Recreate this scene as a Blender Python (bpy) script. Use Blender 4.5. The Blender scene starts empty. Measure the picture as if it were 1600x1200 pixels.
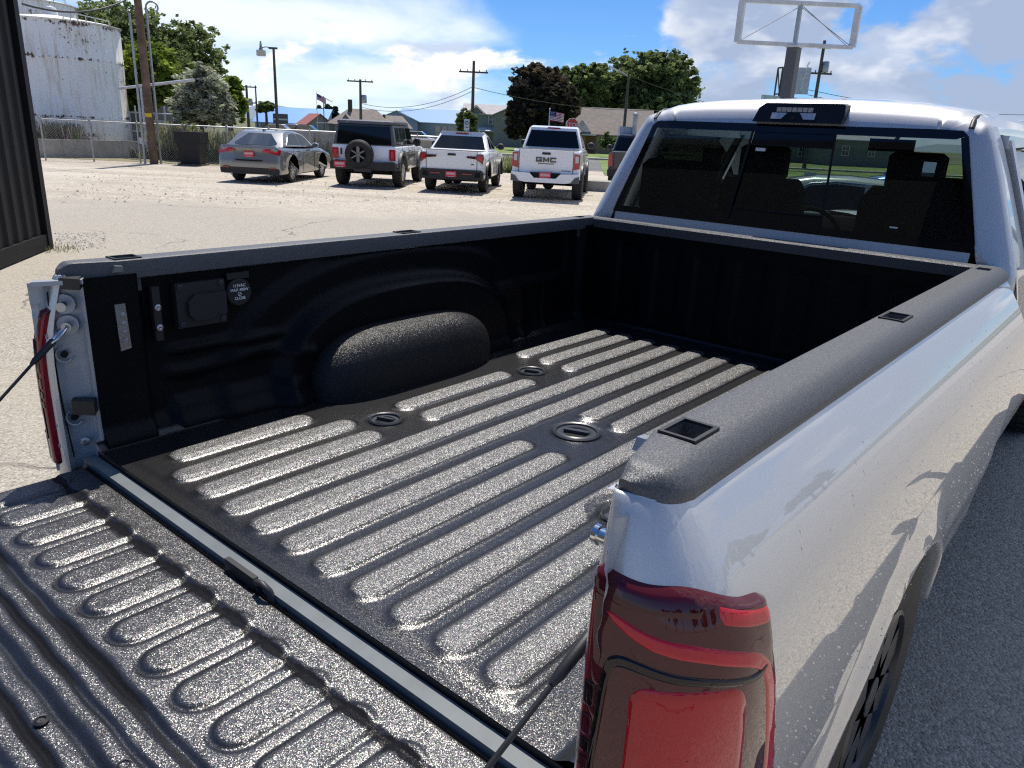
import bpy, bmesh, math, random
import numpy as np
from mathutils import Vector, Matrix
random.seed(7); rng = np.random.default_rng(7)
R = math.radians
SC = bpy.context.scene
COL = SC.collection

# ------------------------------------------------------------------ camera
CAM = np.array([1.3159, -0.746, 1.8424]); YAW, PIT, ROL, FPX = 0.6882, 0.3240, 0.0485, 1175.94
def _basis():
    cy, sy, cp, sp = math.cos(YAW), math.sin(YAW), math.cos(PIT), math.sin(PIT)
    f = np.array([-sy*cp, cy*cp, -sp]); r = np.array([cy, sy, 0.0]); u = np.cross(r, f)
    c, s = math.cos(ROL), math.sin(ROL)
    return c*r+s*u, -s*r+c*u, f
CR, CU, CF = _basis()
HF = np.array([-math.sin(YAW), math.cos(YAW), 0.0])
def ray(px, py): return (px-800)/FPX*CR-(py-600)/FPX*CU+CF
def G(px, py):                       # ground point seen at a photograph pixel
    d = ray(px, py); return CAM+d*(-CAM[2]/d[2])
def PT(px, py, D):                   # point at horizontal depth D along the viewing direction
    d = ray(px, py); return CAM+d*(D/(d@HF))
def HZ(px, py, D): return float(PT(px, py, D)[2])
cd = bpy.data.cameras.new('camera'); cam = bpy.data.objects.new('camera', cd); COL.objects.link(cam)
cd.sensor_width = 36; cd.lens = FPX/1600*36; cd.clip_start = 0.05; cd.clip_end = 6000
m = Matrix(((CR[0], CU[0], -CF[0], CAM[0]), (CR[1], CU[1], -CF[1], CAM[1]), (CR[2], CU[2], -CF[2], CAM[2]), (0, 0, 0, 1)))
cam.matrix_world = m; SC.camera = cam

# ------------------------------------------------------------------ node expressions
class NT:
    """tiny helper: write shader maths as expressions"""
    def __init__(s, tree): s.t = tree; s.n = tree.nodes; s.l = tree.links
    def new(s, kind, **kw):
        n = s.n.new(kind)
        for k, v in kw.items(): setattr(n, k, v)
        return n
    def put(s, inp, v):
        if isinstance(v, bpy.types.NodeSocket): s.l.new(v, inp)
        elif v is not None:
            if hasattr(inp.default_value, '__len__') and not hasattr(v, '__len__'): inp.default_value = [v]*len(inp.default_value)
            elif hasattr(inp.default_value, '__len__') and len(inp.default_value) == 4 and len(v) == 3: inp.default_value = (*v, 1)
            else: inp.default_value = v
    def m(s, op, a, b=None, c=None, clamp=False):
        n = s.new('ShaderNodeMath', operation=op, use_clamp=clamp)
        for i, v in enumerate((a, b, c)):
            if v is not None: s.put(n.inputs[i], v)
        return n.outputs[0]
    def add(s, a, b): return s.m('ADD', a, b)
    def sub(s, a, b): return s.m('SUBTRACT', a, b)
    def mul(s, a, b): return s.m('MULTIPLY', a, b)
    def mx(s, a, b): return s.m('MAXIMUM', a, b)
    def step(s, v, lo, hi, clamp=True):
        n = s.new('ShaderNodeMapRange', interpolation_type='SMOOTHSTEP')
        for i, x in enumerate((v, lo, hi, 0.0, 1.0)): s.put(n.inputs[i], x)
        return n.outputs[0]
    def mixc(s, f, a, b, blend='MIX'):
        n = s.new('ShaderNodeMix', data_type='RGBA', blend_type=blend)
        s.put(n.inputs[0], f); s.put(n.inputs[6], a); s.put(n.inputs[7], b); return n.outputs[2]
    def noise(s, vec, scale, detail=3, rough=.55, dist=0, out=0):
        n = s.new('ShaderNodeTexNoise'); s.put(n.inputs['Vector'], vec)
        n.inputs['Scale'].default_value = scale; n.inputs['Detail'].default_value = detail
        n.inputs['Roughness'].default_value = rough; n.inputs['Distortion'].default_value = dist; return n.outputs[out]
    def voro(s, vec, scale, feature='F1', out='Distance', rnd=1.0):
        n = s.new('ShaderNodeTexVoronoi', feature=feature); s.put(n.inputs['Vector'], vec)
        n.inputs['Scale'].default_value = scale; n.inputs['Randomness'].default_value = rnd; return n.outputs[out]
    def vmul(s, v, xyz):
        n = s.new('ShaderNodeVectorMath', operation='MULTIPLY'); s.put(n.inputs[0], v); n.inputs[1].default_value = xyz; return n.outputs[0]
    def xyz(s, v):
        n = s.new('ShaderNodeSeparateXYZ'); s.put(n.inputs[0], v); return n.outputs
    def comb(s, x, y, z):
        n = s.new('ShaderNodeCombineXYZ')
        for i, v in enumerate((x, y, z)): s.put(n.inputs[i], v)
        return n.outputs[0]
    def ramp(s, f, stops):
        n = s.new('ShaderNodeValToRGB'); s.put(n.inputs[0], f); e = n.color_ramp.elements
        while len(e) < len(stops): e.new(.5)
        for el, (p, c) in zip(e, stops): el.position = p; el.color = (*c, 1) if len(c) == 3 else c
        return n.outputs[0]
    def bump(s, h, dist, strength=1.0, normal=None):
        n = s.new('ShaderNodeBump'); n.inputs['Distance'].default_value = dist; s.put(n.inputs['Strength'], strength)
        s.put(n.inputs['Height'], h)
        if normal is not None: s.put(n.inputs['Normal'], normal)
        return n.outputs[0]

# ------------------------------------------------------------------ sun, sky, exposure
SUN_DIR = Vector((-0.30, 0.36, 1.0)).normalized()          # towards the sun
sl = bpy.data.lights.new('sun', 'SUN'); sun = bpy.data.objects.new('sun', sl); COL.objects.link(sun)
sl.energy = 3.0; sl.angle = R(0.53); sl.color = (1.0, 0.94, 0.85)
sun.rotation_euler = (-SUN_DIR).to_track_quat('-Z', 'Y').to_euler(); sun.location = (-9, 11, 30)
W = bpy.data.worlds.new('World'); SC.world = W; W.use_nodes = True
W.node_tree.nodes.clear(); t = NT(W.node_tree)
sky = t.new('ShaderNodeTexSky', sky_type='NISHITA', sun_disc=False)
sky.sun_elevation = math.asin(SUN_DIR.z); sky.sun_rotation = math.atan2(SUN_DIR.x, SUN_DIR.y)
sky.altitude = 1400; sky.air_density = 1.0; sky.dust_density = 0.6; sky.ozone_density = 1.6
gen = t.new('ShaderNodeTexCoord').outputs['Generated']
X, Y, Z = t.xyz(gen)
ax = t.add(t.mul(X, float(CR[0]/math.hypot(CR[0], CR[1]))), t.mul(Y, float(math.sin(YAW))))
ay = t.add(t.mul(X, -math.sin(YAW)), t.mul(Y, math.cos(YAW)))
az = t.mul(t.m('ARCTAN2', ax, ay), 180/math.pi)             # degrees right of the street view
el = t.mul(t.m('ARCSINE', Z), 180/math.pi)
# cloud textures live on the sphere of directions, stretched along the horizon
elw = t.m('POWER', t.mx(el, 0.0), 0.8)
ca = t.comb(t.mul(az, .040), t.mul(elw, .21), 0.0)          # wispy sheets
warp = t.noise(ca, 1.6, 3, .5, 0, 1)
vadd = t.new('ShaderNodeVectorMath', operation='MULTIPLY_ADD'); t.put(vadd.inputs[0], warp); vadd.inputs[1].default_value = (.5, .35, 0); t.put(vadd.inputs[2], ca)
nA = t.noise(vadd.outputs[0], 1.15, 9, .56, .25)
cb = t.comb(t.mul(az, .105), t.mul(elw, .36), 3.7)           # heaped clouds
nB = t.noise(cb, 1.3, 10, .56, .15)
nB2 = t.noise(t.comb(t.add(t.mul(az, .105), .06), t.sub(t.mul(elw, .36), .25), 3.7), 1.3, 7, .55, .15)
nS = t.noise(cb, .55, 5, .6)
def blob(a0, e0, sa, se):
    da = t.mul(t.sub(az, a0), 1/sa); de = t.mul(t.sub(el, e0), 1/se)
    return t.m('EXPONENT', t.mul(t.add(t.mul(da, da), t.mul(de, de)), -1.0))
def msum(*v):
    o = v[0]
    for k in v[1:]: o = t.add(o, k)
    return o
# wisps: left and middle of the view, and thinly everywhere else
upk = t.step(el, 26.0, 12.0)
left = t.step(az, 2.0, -12.0)
fwd = t.step(t.m('ABSOLUTE', az), 75.0, 45.0)
wA = msum(-.26, t.mul(fwd, .17), t.mul(upk, .08), t.mul(left, .20), t.mul(blob(-13, 6.2, 10, 1.3), .20), t.mul(blob(-9, 3.2, 9, .8), .12), t.mul(blob(-20, 1.8, 16, 1.6), .16), t.mul(blob(-2, 1.0, 10, 1.2), .10), t.mul(blob(-24, 8, 7, 2.5), .12))
covA = t.step(t.add(nA, wA), .54, .86)
rightm = t.mul(t.step(az, 6.0, 14.0), t.step(az, 160.0, 120.0))  # cloud bank on the right; beyond the view it is added to lift shade
wB = msum(-.20, t.mul(t.mx(fwd, rightm), .15), t.mul(t.mx(upk, rightm), .05), t.mul(rightm, .23), t.mul(blob(-5.5, 4.3, 3.4, 1.5), .30), t.mul(blob(-6.0, 1.6, 5.0, .9), .24), t.mul(blob(4.5, 8.2, 4.0, 2.0), .06), t.mul(fwd, .02), t.mul(blob(14, 4, 5, 3), .08))
covB = t.step(t.add(nB, wB), .60, .72)
lit = t.step(t.sub(nB, nB2), -.07, .12)
dark = t.m('ADD', t.mul(t.step(t.add(nS, t.mul(rightm, .10)), .44, .66), t.step(az, 4.0, 16.0)), t.mul(rightm, .25), clamp=True)
cB = t.mixc(lit, (2.9, 3.35, 4.2), (5.7, 5.65, 5.6))
cB = t.mixc(dark, cB, (1.9, 2.3, 3.15))
skyc = t.mixc(1.0, sky.outputs[0], (.225, .375, .575), 'MULTIPLY')
c1 = t.mixc(t.mul(covA, .86), skyc, (4.9, 5.2, 5.5))
c2 = t.mixc(t.mul(covB, .96), c1, cB)
hz = t.step(el, 2.2, -.3)
c3 = t.mixc(t.mul(hz, .40), c2, (3.7, 4.4, 5.2))
bg = t.new('ShaderNodeBackground'); t.put(bg.inputs[0], c3); bg.inputs[1].default_value = 0.125
wo = t.new('ShaderNodeOutputWorld'); t.l.new(bg.outputs[0], wo.inputs[0])
SC.view_settings.view_transform = 'Standard'; SC.view_settings.look = 'None'
SC.view_settings.exposure = 0.82; SC.view_settings.gamma = 1.0; SC.view_settings.use_curve_mapping = False
SC.render.engine = 'CYCLES'; SC.cycles.use_denoising = False; SC.cycles.sample_clamp_indirect = 4.0; SC.cycles.adaptive_threshold = .003; SC.cycles.filter_width = 1.2; SC.cycles.max_bounces = 8; SC.cycles.transparent_max_bounces = 16

# ------------------------------------------------------------------ materials
def pmat(name, base, rough=.5, metal=0.0, spec=.5, coat=0.0, coatr=.03, var=0.0, vscale=3.0, bump=0.0, bscale=60.0, bdist=.004, emit=None):
    mt = bpy.data.materials.new(name); mt.use_nodes = True
    q = NT(mt.node_tree); b = q.n['Principled BSDF']
    b.inputs['Roughness'].default_value = rough; b.inputs['Metallic'].default_value = metal
    b.inputs['Specular IOR Level'].default_value = spec; b.inputs['Coat Weight'].default_value = coat; b.inputs['Coat Roughness'].default_value = coatr
    b.inputs['Base Color'].default_value = (*base, 1)
    if var or bump:
        co = q.new('ShaderNodeTexCoord').outputs['Object']
        if var:
            f = q.noise(co, vscale, 6, .6)
            lo = tuple(max(0, c*(1-var)) for c in base); hi = tuple(min(1, c*(1+var)) for c in base)
            q.put(b.inputs['Base Color'], q.mixc(q.step(f, .3, .7), lo, hi))
        if bump: q.put(b.inputs['Normal'], q.bump(q.noise(co, bscale, 4, .6), bdist, bump))
    return mt
M = {}
M['black_plastic'] = pmat('black_plastic', (.018, .018, .02), .5, bump=.3, bscale=300, bdist=.0006)
M['black_gloss'] = pmat('black_gloss', (.006, .006, .007), .06, coat=1)
M['rubber'] = pmat('rubber', (.022, .021, .02), .75, var=.35, vscale=9)
M['chrome'] = pmat('chrome', (.75, .76, .77), .12, 1.0)
M['steel'] = pmat('steel', (.42, .43, .44), .38, 1.0, var=.15, vscale=20)
M['galv'] = pmat('galv', (.40, .41, .42), .45, .7, var=.15, vscale=5)
M['car_glass'] = pmat('car_glass', (.006, .008, .009), .02, spec=.4)
M['car_glass_light'] = pmat('car_glass_light', (.05, .06, .065), .02, spec=1.0, coat=1)
M['white_paint'] = pmat('white_paint', (.93, .93, .92), .35, coat=.8)
M['grey_paint'] = pmat('grey_paint', (.23, .235, .24), .35, .5, coat=1)
M['blue_paint'] = pmat('blue_paint', (.02, .22, .70), .3, .3, coat=1)
M['dark_paint'] = pmat('dark_paint', (.035, .036, .04), .35, .3, coat=1)
M['grey_trim'] = pmat('grey_trim', (.10, .10, .105), .5)
M['red_lamp'] = pmat('red_lamp', (.45, .012, .02), .1, coat=1)
M['dark_lamp'] = pmat('dark_lamp', (.10, .018, .022), .08, coat=1)
M['clear_lamp'] = pmat('clear_lamp', (.6, .58, .58), .12, coat=1)
M['plate_red'] = pmat('plate_red', (.62, .035, .06), .4)
M['plate_pink'] = pmat('plate_pink', (.80, .22, .26), .4)
M['alloy'] = pmat('alloy', (.55, .55, .56), .3, .9)
M['alloy_dark'] = pmat('alloy_dark', (.06, .06, .065), .35, .6)
M['seat'] = pmat('seat', (.005, .005, .0055), .9, spec=.1)
M['wood_pole'] = pmat('wood_pole', (.16, .105, .07), .85, var=.35, vscale=3, bump=.6, bscale=25, bdist=.02)
M['pole_dark'] = pmat('pole_dark', (.09, .08, .07), .8, var=.3, vscale=2)
M['yellow'] = pmat('yellow', (.75, .50, .02), .5)
M['white_metal'] = pmat('white_metal', (.62, .63, .63), .45, var=.12, vscale=3)
M['dark_metal'] = pmat('dark_metal', (.045, .043, .05), .5, .2, var=.25, vscale=2)
M['concrete'] = pmat('concrete', (.34, .32, .29), .85, var=.22, vscale=1.6, bump=.5, bscale=30, bdist=.01)
M['wire'] = pmat('wire', (.05, .05, .055), .6)
M['red_sign'] = pmat('red_sign', (.55, .03, .04), .4)
M['flag_red'] = pmat('flag_red', (.50, .03, .05), .8); M['flag_white'] = pmat('flag_white', (.75, .74, .74), .8); M['flag_blue'] = pmat('flag_blue', (.02, .03, .16), .8)
M['window'] = pmat('window', (.04, .05, .06), .05, spec=.8)
M['trim_white'] = pmat('trim_white', (.72, .72, .71), .5)
M['bark'] = pmat('bark', (.11, .085, .065), .9, var=.4, vscale=4, bump=1, bscale=12, bdist=.05)
M['flat_black'] = pmat('flat_black', (.006, .006, .006), .9)  # flat black for underparts; holes, gaps and recesses get their shade as colour

# ------------------------------------------------------------------ objects and mesh building
def tag(o, label=None, cat=None, group=None, kind=None):
    if label: o['label'] = label
    if cat: o['category'] = cat
    if group: o['group'] = group
    if kind: o['kind'] = kind
    return o
def empty(name, loc=(0, 0, 0), rz=0.0, label=None, cat=None, group=None):
    o = bpy.data.objects.new(name, None); COL.objects.link(o); o.location = tuple(float(c) for c in loc); o.rotation_euler = (0, 0, rz)
    o.empty_display_size = .2
    return tag(o, label, cat, group)
def link(name, me, parent=None):
    o = bpy.data.objects.new(name, me); COL.objects.link(o)
    if parent is not None: o.parent = parent
    return o
def copy_tree(o, parent=None):
    c = o.copy(); COL.objects.link(c)
    if parent is not None: c.parent = parent
    for ch in [x for x in o.children]: copy_tree(ch, c)
    return c
class MB:
    def __init__(s): s.v = []; s.f = []; s.mi = []
    def put(s, verts, faces, mi=0):
        o = len(s.v); s.v += [tuple(float(c) for c in p) for p in verts]
        for f in faces: s.f.append(tuple(i+o for i in f)); s.mi.append(mi)
        return s
    def box(s, c, d, mi=0, rz=0.0):
        x, y, z = d[0]/2, d[1]/2, d[2]/2; cs, sn = math.cos(rz), math.sin(rz)
        pts = [(a*x, b*y, e*z) for e in (-1, 1) for a, b in ((-1, -1), (1, -1), (1, 1), (-1, 1))]
        pts = [(c[0]+p[0]*cs-p[1]*sn, c[1]+p[0]*sn+p[1]*cs, c[2]+p[2]) for p in pts]
        return s.put(pts, [(3, 2, 1, 0), (4, 5, 6, 7), (0, 1, 5, 4), (1, 2, 6, 5), (2, 3, 7, 6), (3, 0, 4, 7)], mi)
    def beam(s, a, b, w, h, mi=0):           # rectangular bar between two points
        a, b = Vector(a), Vector(b); d = (b-a).normalized(); up = Vector((0, 0, 1)) if abs(d.z) < .95 else Vector((0, 1, 0))
        x = d.cross(up).normalized(); y = x.cross(d)
        pts = [e+x*(i*w/2)+y*(j*h/2) for e in (a, b) for i, j in ((-1, -1), (1, -1), (1, 1), (-1, 1))]
        return s.put(pts, [(0, 1, 2, 3), (7, 6, 5, 4), (4, 5, 1, 0), (5, 6, 2, 1), (6, 7, 3, 2), (7, 4, 0, 3)], mi)
    def tube(s, pts, r, n=8, mi=0, cap=True):
        P = [Vector(p) for p in pts]; rr = r if hasattr(r, '__len__') else [r]*len(P); vs = []; fs = []
        prev = None
        for i, p in enumerate(P):
            d = (P[min(i+1, len(P)-1)]-P[max(i-1, 0)]).normalized()
            if prev is None: x = d.orthogonal().normalized()
            else: x = (prev-d*prev.dot(d)).normalized()
            prev = x; y = d.cross(x)
            for k in range(n): a = 2*math.pi*k/n; vs.append(p+(x*math.cos(a)+y*math.sin(a))*rr[i])
        for i in range(len(P)-1):
            for k in range(n): fs.append((i*n+k, i*n+(k+1) % n, (i+1)*n+(k+1) % n, (i+1)*n+k))
        if cap: fs.append(tuple(range(n))[::-1]); fs.append(tuple((len(P)-1)*n+k for k in range(n)))
        return s.put(vs, fs, mi)
    def lathe(s, prof, c, axis='z', n=24, mi=0, a0=0, a1=2*math.pi):
        # prof: (radius, along) pairs
        full = abs(a1-a0-2*math.pi) < 1e-6; m_ = n if full else n+1; vs = []; fs = []
        for r, h in prof:
            for k in range(m_):
                a = a0+(a1-a0)*k/n; p, q = r*math.cos(a), r*math.sin(a)
                vs.append({'z': (c[0]+p, c[1]+q, c[2]+h), 'x': (c[0]+h, c[1]+p, c[2]+q), 'y': (c[0]+p, c[1]+h, c[2]+q)}[axis])
        for i in range(len(prof)-1):
            for k in range(n if full else n):
                k2 = (k+1) % m_; fs.append((i*m_+k, i*m_+k2, (i+1)*m_+k2, (i+1)*m_+k))
        return s.put(vs, fs, mi)
    def grid(s, P, mi=0, flip=False, closed=False):
        # P: rows x cols x 3
        P = np.asarray(P, float); a, b = P.shape[:2]; fs = []
        for i in range(a-1):
            for j in range(b if closed else b-1):
                q = (i*b+j, i*b+(j+1) % b, (i+1)*b+(j+1) % b, (i+1)*b+j); fs.append(q[::-1] if flip else q)
        return s.put(P.reshape(-1, 3), fs, mi)
    def prism(s, poly, a, b, plane='xz', mi=0):
        # polygon in a plane extruded along the third axis from a to b
        n = len(poly); mk = {'xz': lambda u, v, w: (u, w, v), 'yz': lambda u, v, w: (w, u, v), 'xy': lambda u, v, w: (u, v, w)}[plane]
        vs = [mk(u, v, a) for u, v in poly]+[mk(u, v, b) for u, v in poly]
        fs = [tuple(range(n))[::-1], tuple(range(n, 2*n))]+[(i, (i+1) % n, n+(i+1) % n, n+i) for i in range(n)]
        return s.put(vs, fs, mi)
    def build(s, name, mats, parent=None, smooth=None, kind=None):
        me = bpy.data.meshes.new(name); me.from_pydata(s.v, [], s.f)
        for mt in (mats if isinstance(mats, (list, tuple)) else [mats]): me.materials.append(mt)
        if any(s.mi): me.polygons.foreach_set('material_index', s.mi)
        fix(me)
        if smooth is not None:
            me.polygons.foreach_set('use_smooth', [True]*len(me.polygons)); me.set_sharp_from_angle(angle=R(smooth))
        o = link(name, me, parent)
        if kind: o['kind'] = kind
        return o
def fix(me):
    bm = bmesh.new(); bm.from_mesh(me); bmesh.ops.recalc_face_normals(bm, faces=bm.faces); bm.to_mesh(me); bm.free(); me.update()
def ngrid(name, P, mat, parent=None, attr=None, smooth=True, flip=False, mask=None):
    """height field mesh from a rows x cols x 3 array (fast)"""
    P = np.asarray(P, np.float32); a, b = P.shape[:2]
    i, j = np.meshgrid(np.arange(a-1), np.arange(b-1), indexing='ij'); i = i.ravel(); j = j.ravel()
    F = np.stack([i*b+j, i*b+j+1, (i+1)*b+j+1, (i+1)*b+j], 1)
    if flip: F = F[:, ::-1]
    if mask is not None: F = F[mask.ravel()]
    me = bpy.data.meshes.new(name); me.vertices.add(a*b); me.vertices.foreach_set('co', P.reshape(-1))
    me.loops.add(F.size); me.loops.foreach_set('vertex_index', F.ravel().astype(np.int32)); me.polygons.add(len(F))
    me.polygons.foreach_set('loop_start', np.arange(0, F.size, 4, dtype=np.int32)); me.update(calc_edges=True)
    if smooth: me.polygons.foreach_set('use_smooth', [True]*len(F))
    if attr is not None:
        at = me.attributes.new('rib', 'FLOAT', 'POINT'); at.data.foreach_set('value', np.asarray(attr, np.float32).ravel())
    me.materials.append(mat); me.validate(); me.update()
    return link(name, me, parent)
def smooth_plan(pts, n, it=3):
    p = [tuple(q) for q in pts]
    for _ in range(it):
        o = [p[0]]
        for a, c in zip(p, p[1:]): o += [(a[0]*.75+c[0]*.25, a[1]*.75+c[1]*.25), (a[0]*.25+c[0]*.75, a[1]*.25+c[1]*.75)]
        p = o+[p[-1]]
    p = np.array(p); l = np.concatenate([[0], np.cumsum(np.hypot(*np.diff(p, axis=0).T))]); k = np.linspace(0, l[-1], n)
    q = np.column_stack([np.interp(k, l, p[:, 0]), np.interp(k, l, p[:, 1])]); tn = np.gradient(q, axis=0)
    for _ in range(6): tn[1:-1] = (tn[:-2]+2*tn[1:-1]+tn[2:])/4
    tn /= np.linalg.norm(tn, axis=1)[:, None]; return q, np.column_stack([tn[:, 1], -tn[:, 0]]), l[-1]
def ss(x, a, b):
    u = np.clip((x-a)/(b-a), 0, 1); return u*u*(3-2*u)
def text_mesh(name, body, size, extrude, mat, parent, mw, bold=0.0):
    cu = bpy.data.curves.new(name, 'FONT'); cu.body = body; cu.size = size; cu.extrude = extrude; cu.offset = bold
    cu.align_x = 'CENTER'; cu.align_y = 'CENTER'; to = bpy.data.objects.new(name+'_src', cu); COL.objects.link(to)
    dg = bpy.context.evaluated_depsgraph_get(); me = bpy.data.meshes.new_from_object(to.evaluated_get(dg)); me.name = name
    bpy.data.objects.remove(to); me.materials.clear(); me.materials.append(mat)
    o = link(name, me, parent); o.matrix_local = mw
    return o
# ------------------------------------------------------------------ ground, road, lawn
RT = np.array([math.cos(YAW), math.sin(YAW), 0.0])
def DL(D, L, z=0.0): p = CAM+HF*D+RT*L; return (float(p[0]), float(p[1]), z)
def base(px, D): p = PT(px, 600-FPX*math.tan(PIT)+(px-800)*.0485, D); return (float(p[0]), float(p[1]), 0.0)

def ground_mat():
    mt = bpy.data.materials.new('gravel_and_chipseal'); mt.use_nodes = True
    q = NT(mt.node_tree); b = q.n['Principled BSDF']; co = q.new('ShaderNodeTexCoord').outputs['Object']
    x, y, z = q.xyz(co)
    D = q.add(q.add(q.mul(x, float(HF[0])), q.mul(y, float(HF[1]))), float(-CAM@HF))
    wob = q.noise(co, .35, 4, .6)
    grav = q.step(q.add(D, q.mul(q.sub(wob, .5), 9.0)), 15.2, 18.4)
    cellc = q.voro(co, 95, 'F1', 'Color'); cf = q.voro(co, 95, 'F1', 'Distance')
    g = q.new('ShaderNodeRGBToBW'); q.put(g.inputs[0], cellc)
    chip = q.ramp(g.outputs[0], [(.05, (.155, .145, .13)), (.35, (.30, .285, .255)), (.62, (.40, .38, .345)), (.95, (.60, .58, .54))])
    big = q.noise(co, .5, 5, .6)
    chip = q.mixc(q.step(big, .35, .75), chip, (.40, .365, .315), 'MIX')
    chip2 = q.mixc(.45, chip, q.ramp(g.outputs[0], [(.05, (.22, .20, .175)), (.95, (.55, .515, .455))]))
    cell2 = q.voro(co, 34, 'F1', 'Color'); g2 = q.new('ShaderNodeRGBToBW'); q.put(g2.inputs[0], cell2)
    c2d = q.voro(co, 34, 'F1', 'Distance')
    gravel = q.ramp(g2.outputs[0], [(.05, (.20, .17, .135)), (.35, (.39, .345, .285)), (.65, (.50, .455, .39)), (.95, (.72, .68, .61))])
    gravel = q.mixc(q.mul(q.step(q.noise(co, 2.2, 6, .7), .42, .66), .35), gravel, (.25, .225, .19))
    Lr = q.add(q.mul(x, float(RT[0])), q.mul(y, float(RT[1]))); trk = q.noise(q.comb(q.mul(Lr, .045), q.mul(D, .75), 0.0), 1.0, 5, .6, .6)
    gravel = q.mixc(q.mul(q.step(trk, .50, .64), .40), gravel, (.27, .245, .21)); gravel = q.mixc(q.mul(q.step(trk, .46, .36), .35), gravel, (.60, .57, .52))
    gravel = q.mixc(q.step(q.noise(co, .22, 4, .6), .4, .68), gravel, q.mixc(.5, gravel, (.50, .47, .42)))
    wc = q.noise(co, .8, 4, .6, 0, 1); vv = q.new('ShaderNodeVectorMath', operation='MULTIPLY_ADD')
    q.put(vv.inputs[0], wc); vv.inputs[1].default_value = (1.3, 1.3, 0); q.put(vv.inputs[2], co)
    ed = q.voro(vv.outputs[0], .22, 'DISTANCE_TO_EDGE', 'Distance')
    crack = q.mul(q.step(ed, .006, .002), q.step(q.noise(co, .6, 2), .45, .6))
    chip2 = q.mixc(q.mul(crack, .75), chip2, (.07, .065, .06))
    # old drive line across the pavement
    col = q.mixc(1.0, q.mixc(grav, chip2, gravel), (1.02, 1.0, .95), 'MULTIPLY')
    q.put(b.inputs['Base Color'], col); b.inputs['Roughness'].default_value = .88; b.inputs['Specular IOR Level'].default_value = .3
    h = q.m('ADD', q.mul(q.sub(1.0, cf), q.sub(1.0, grav)), q.mul(q.mul(q.sub(1.0, c2d), .8), grav))
    q.put(b.inputs['Normal'], q.bump(h, .006, .9))
    return mt
M['ground'] = ground_mat()
g = MB(); g.put([(-3000, -3000, 0), (3000, -3000, 0), (3000, 3000, 0), (-3000, 3000, 0)], [(0, 1, 2, 3)])
tag(g.build('ground', M['ground']), kind='structure')
M['asphalt'] = pmat('asphalt', (.13, .13, .13), .85, var=.2, vscale=.6, bump=.4, bscale=60, bdist=.01)
M['grass'] = pmat('grass', (.17, .24, .06), .9, var=.35, vscale=.5, bump=1, bscale=20, bdist=.08)
M['dry_field'] = pmat('dry_field', (.27, .24, .13), .95, var=.35, vscale=.35, bump=1, bscale=6, bdist=.1)
M['far_field'] = pmat('far_field', (.12, .13, .06), .95, var=.35, vscale=.05)
def sheet(name, pts, z, mt):
    b = MB(); b.put([DL(D, L, z) for D, L in pts], [tuple(range(len(pts)))]); return tag(b.build(name, mt), kind='structure')
sheet('field', [(78, -900), (78, 900), (2600, 2400), (2600, -2400)], .004, M['far_field'])
sheet('weed_ground', [(29.5, -40), (31, -10.2), (33, -7.5), (50, -9), (62, -14), (62, -90)], .008, M['dry_field'])
sheet('road', [(42, -9), (42, 120), (61, 160), (61, -14)], .008, M['asphalt'])
sheet('lawn', [(63.5, -6), (63.5, 160), (120, 240), (120, -14)], .012, M['grass'])
sheet('yard', [(52, -4.9), (52, -1.6), (44, -1.2), (44, -3.6)], .016, M['grass'])
k = MB()
for i in range(40): 
    a, c = DL(62.2, -14+i*4.35, .0), DL(62.2, -14+i*4.35+4.3, .0); k.beam((a[0], a[1], .06), (c[0], c[1], .06), 1.6, .14)
tag(k.build('kerb', M['concrete']), kind='structure')
# low blue hills far away
hv = MB(); rows = [[], []]
for i in range(61):
    L = -2600+i*90; a = DL(2300, L, 0); hh = 22+16*math.sin(i*.7)+12*math.sin(i*1.9+1)+10*math.sin(i*.31)
    rows[0].append(a); b_ = DL(2450, L, max(6, hh)); rows[1].append(b_)
hv.grid(rows); M['hill'] = pmat('hill', (.20, .25, .30), .95)
tag(hv.build('hills', M['hill'], smooth=60), kind='structure')
# loose stones on the gravel patch and the lot edge
st = MB()
for i in range(900):
    if i < 260: p = G(86+rng.random()*80, 364+rng.random()*26); s = .009+.014*rng.random()
    else: p = G(90+rng.random()*820, 268+rng.random()*50); s = .015+.03*rng.random()**2
    a = rng.random(3)*6.28; 
    vs = [(p[0]+s*math.cos(k*1.571+a[0])*(.6+.6*rng.random()), p[1]+s*math.sin(k*1.571+a[0])*(.6+.6*rng.random()), .002) for k in range(4)]+[(p[0], p[1], s*(.6+.5*rng.random()))]
    st.put(vs, [(0, 1, 4), (1, 2, 4), (2, 3, 4), (3, 0, 4)])
M['stone'] = pmat('stone', (.46, .43, .385), .85, var=.5, vscale=30)
tag(st.build('loose_gravel', M['stone']), kind='stuff')

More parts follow.
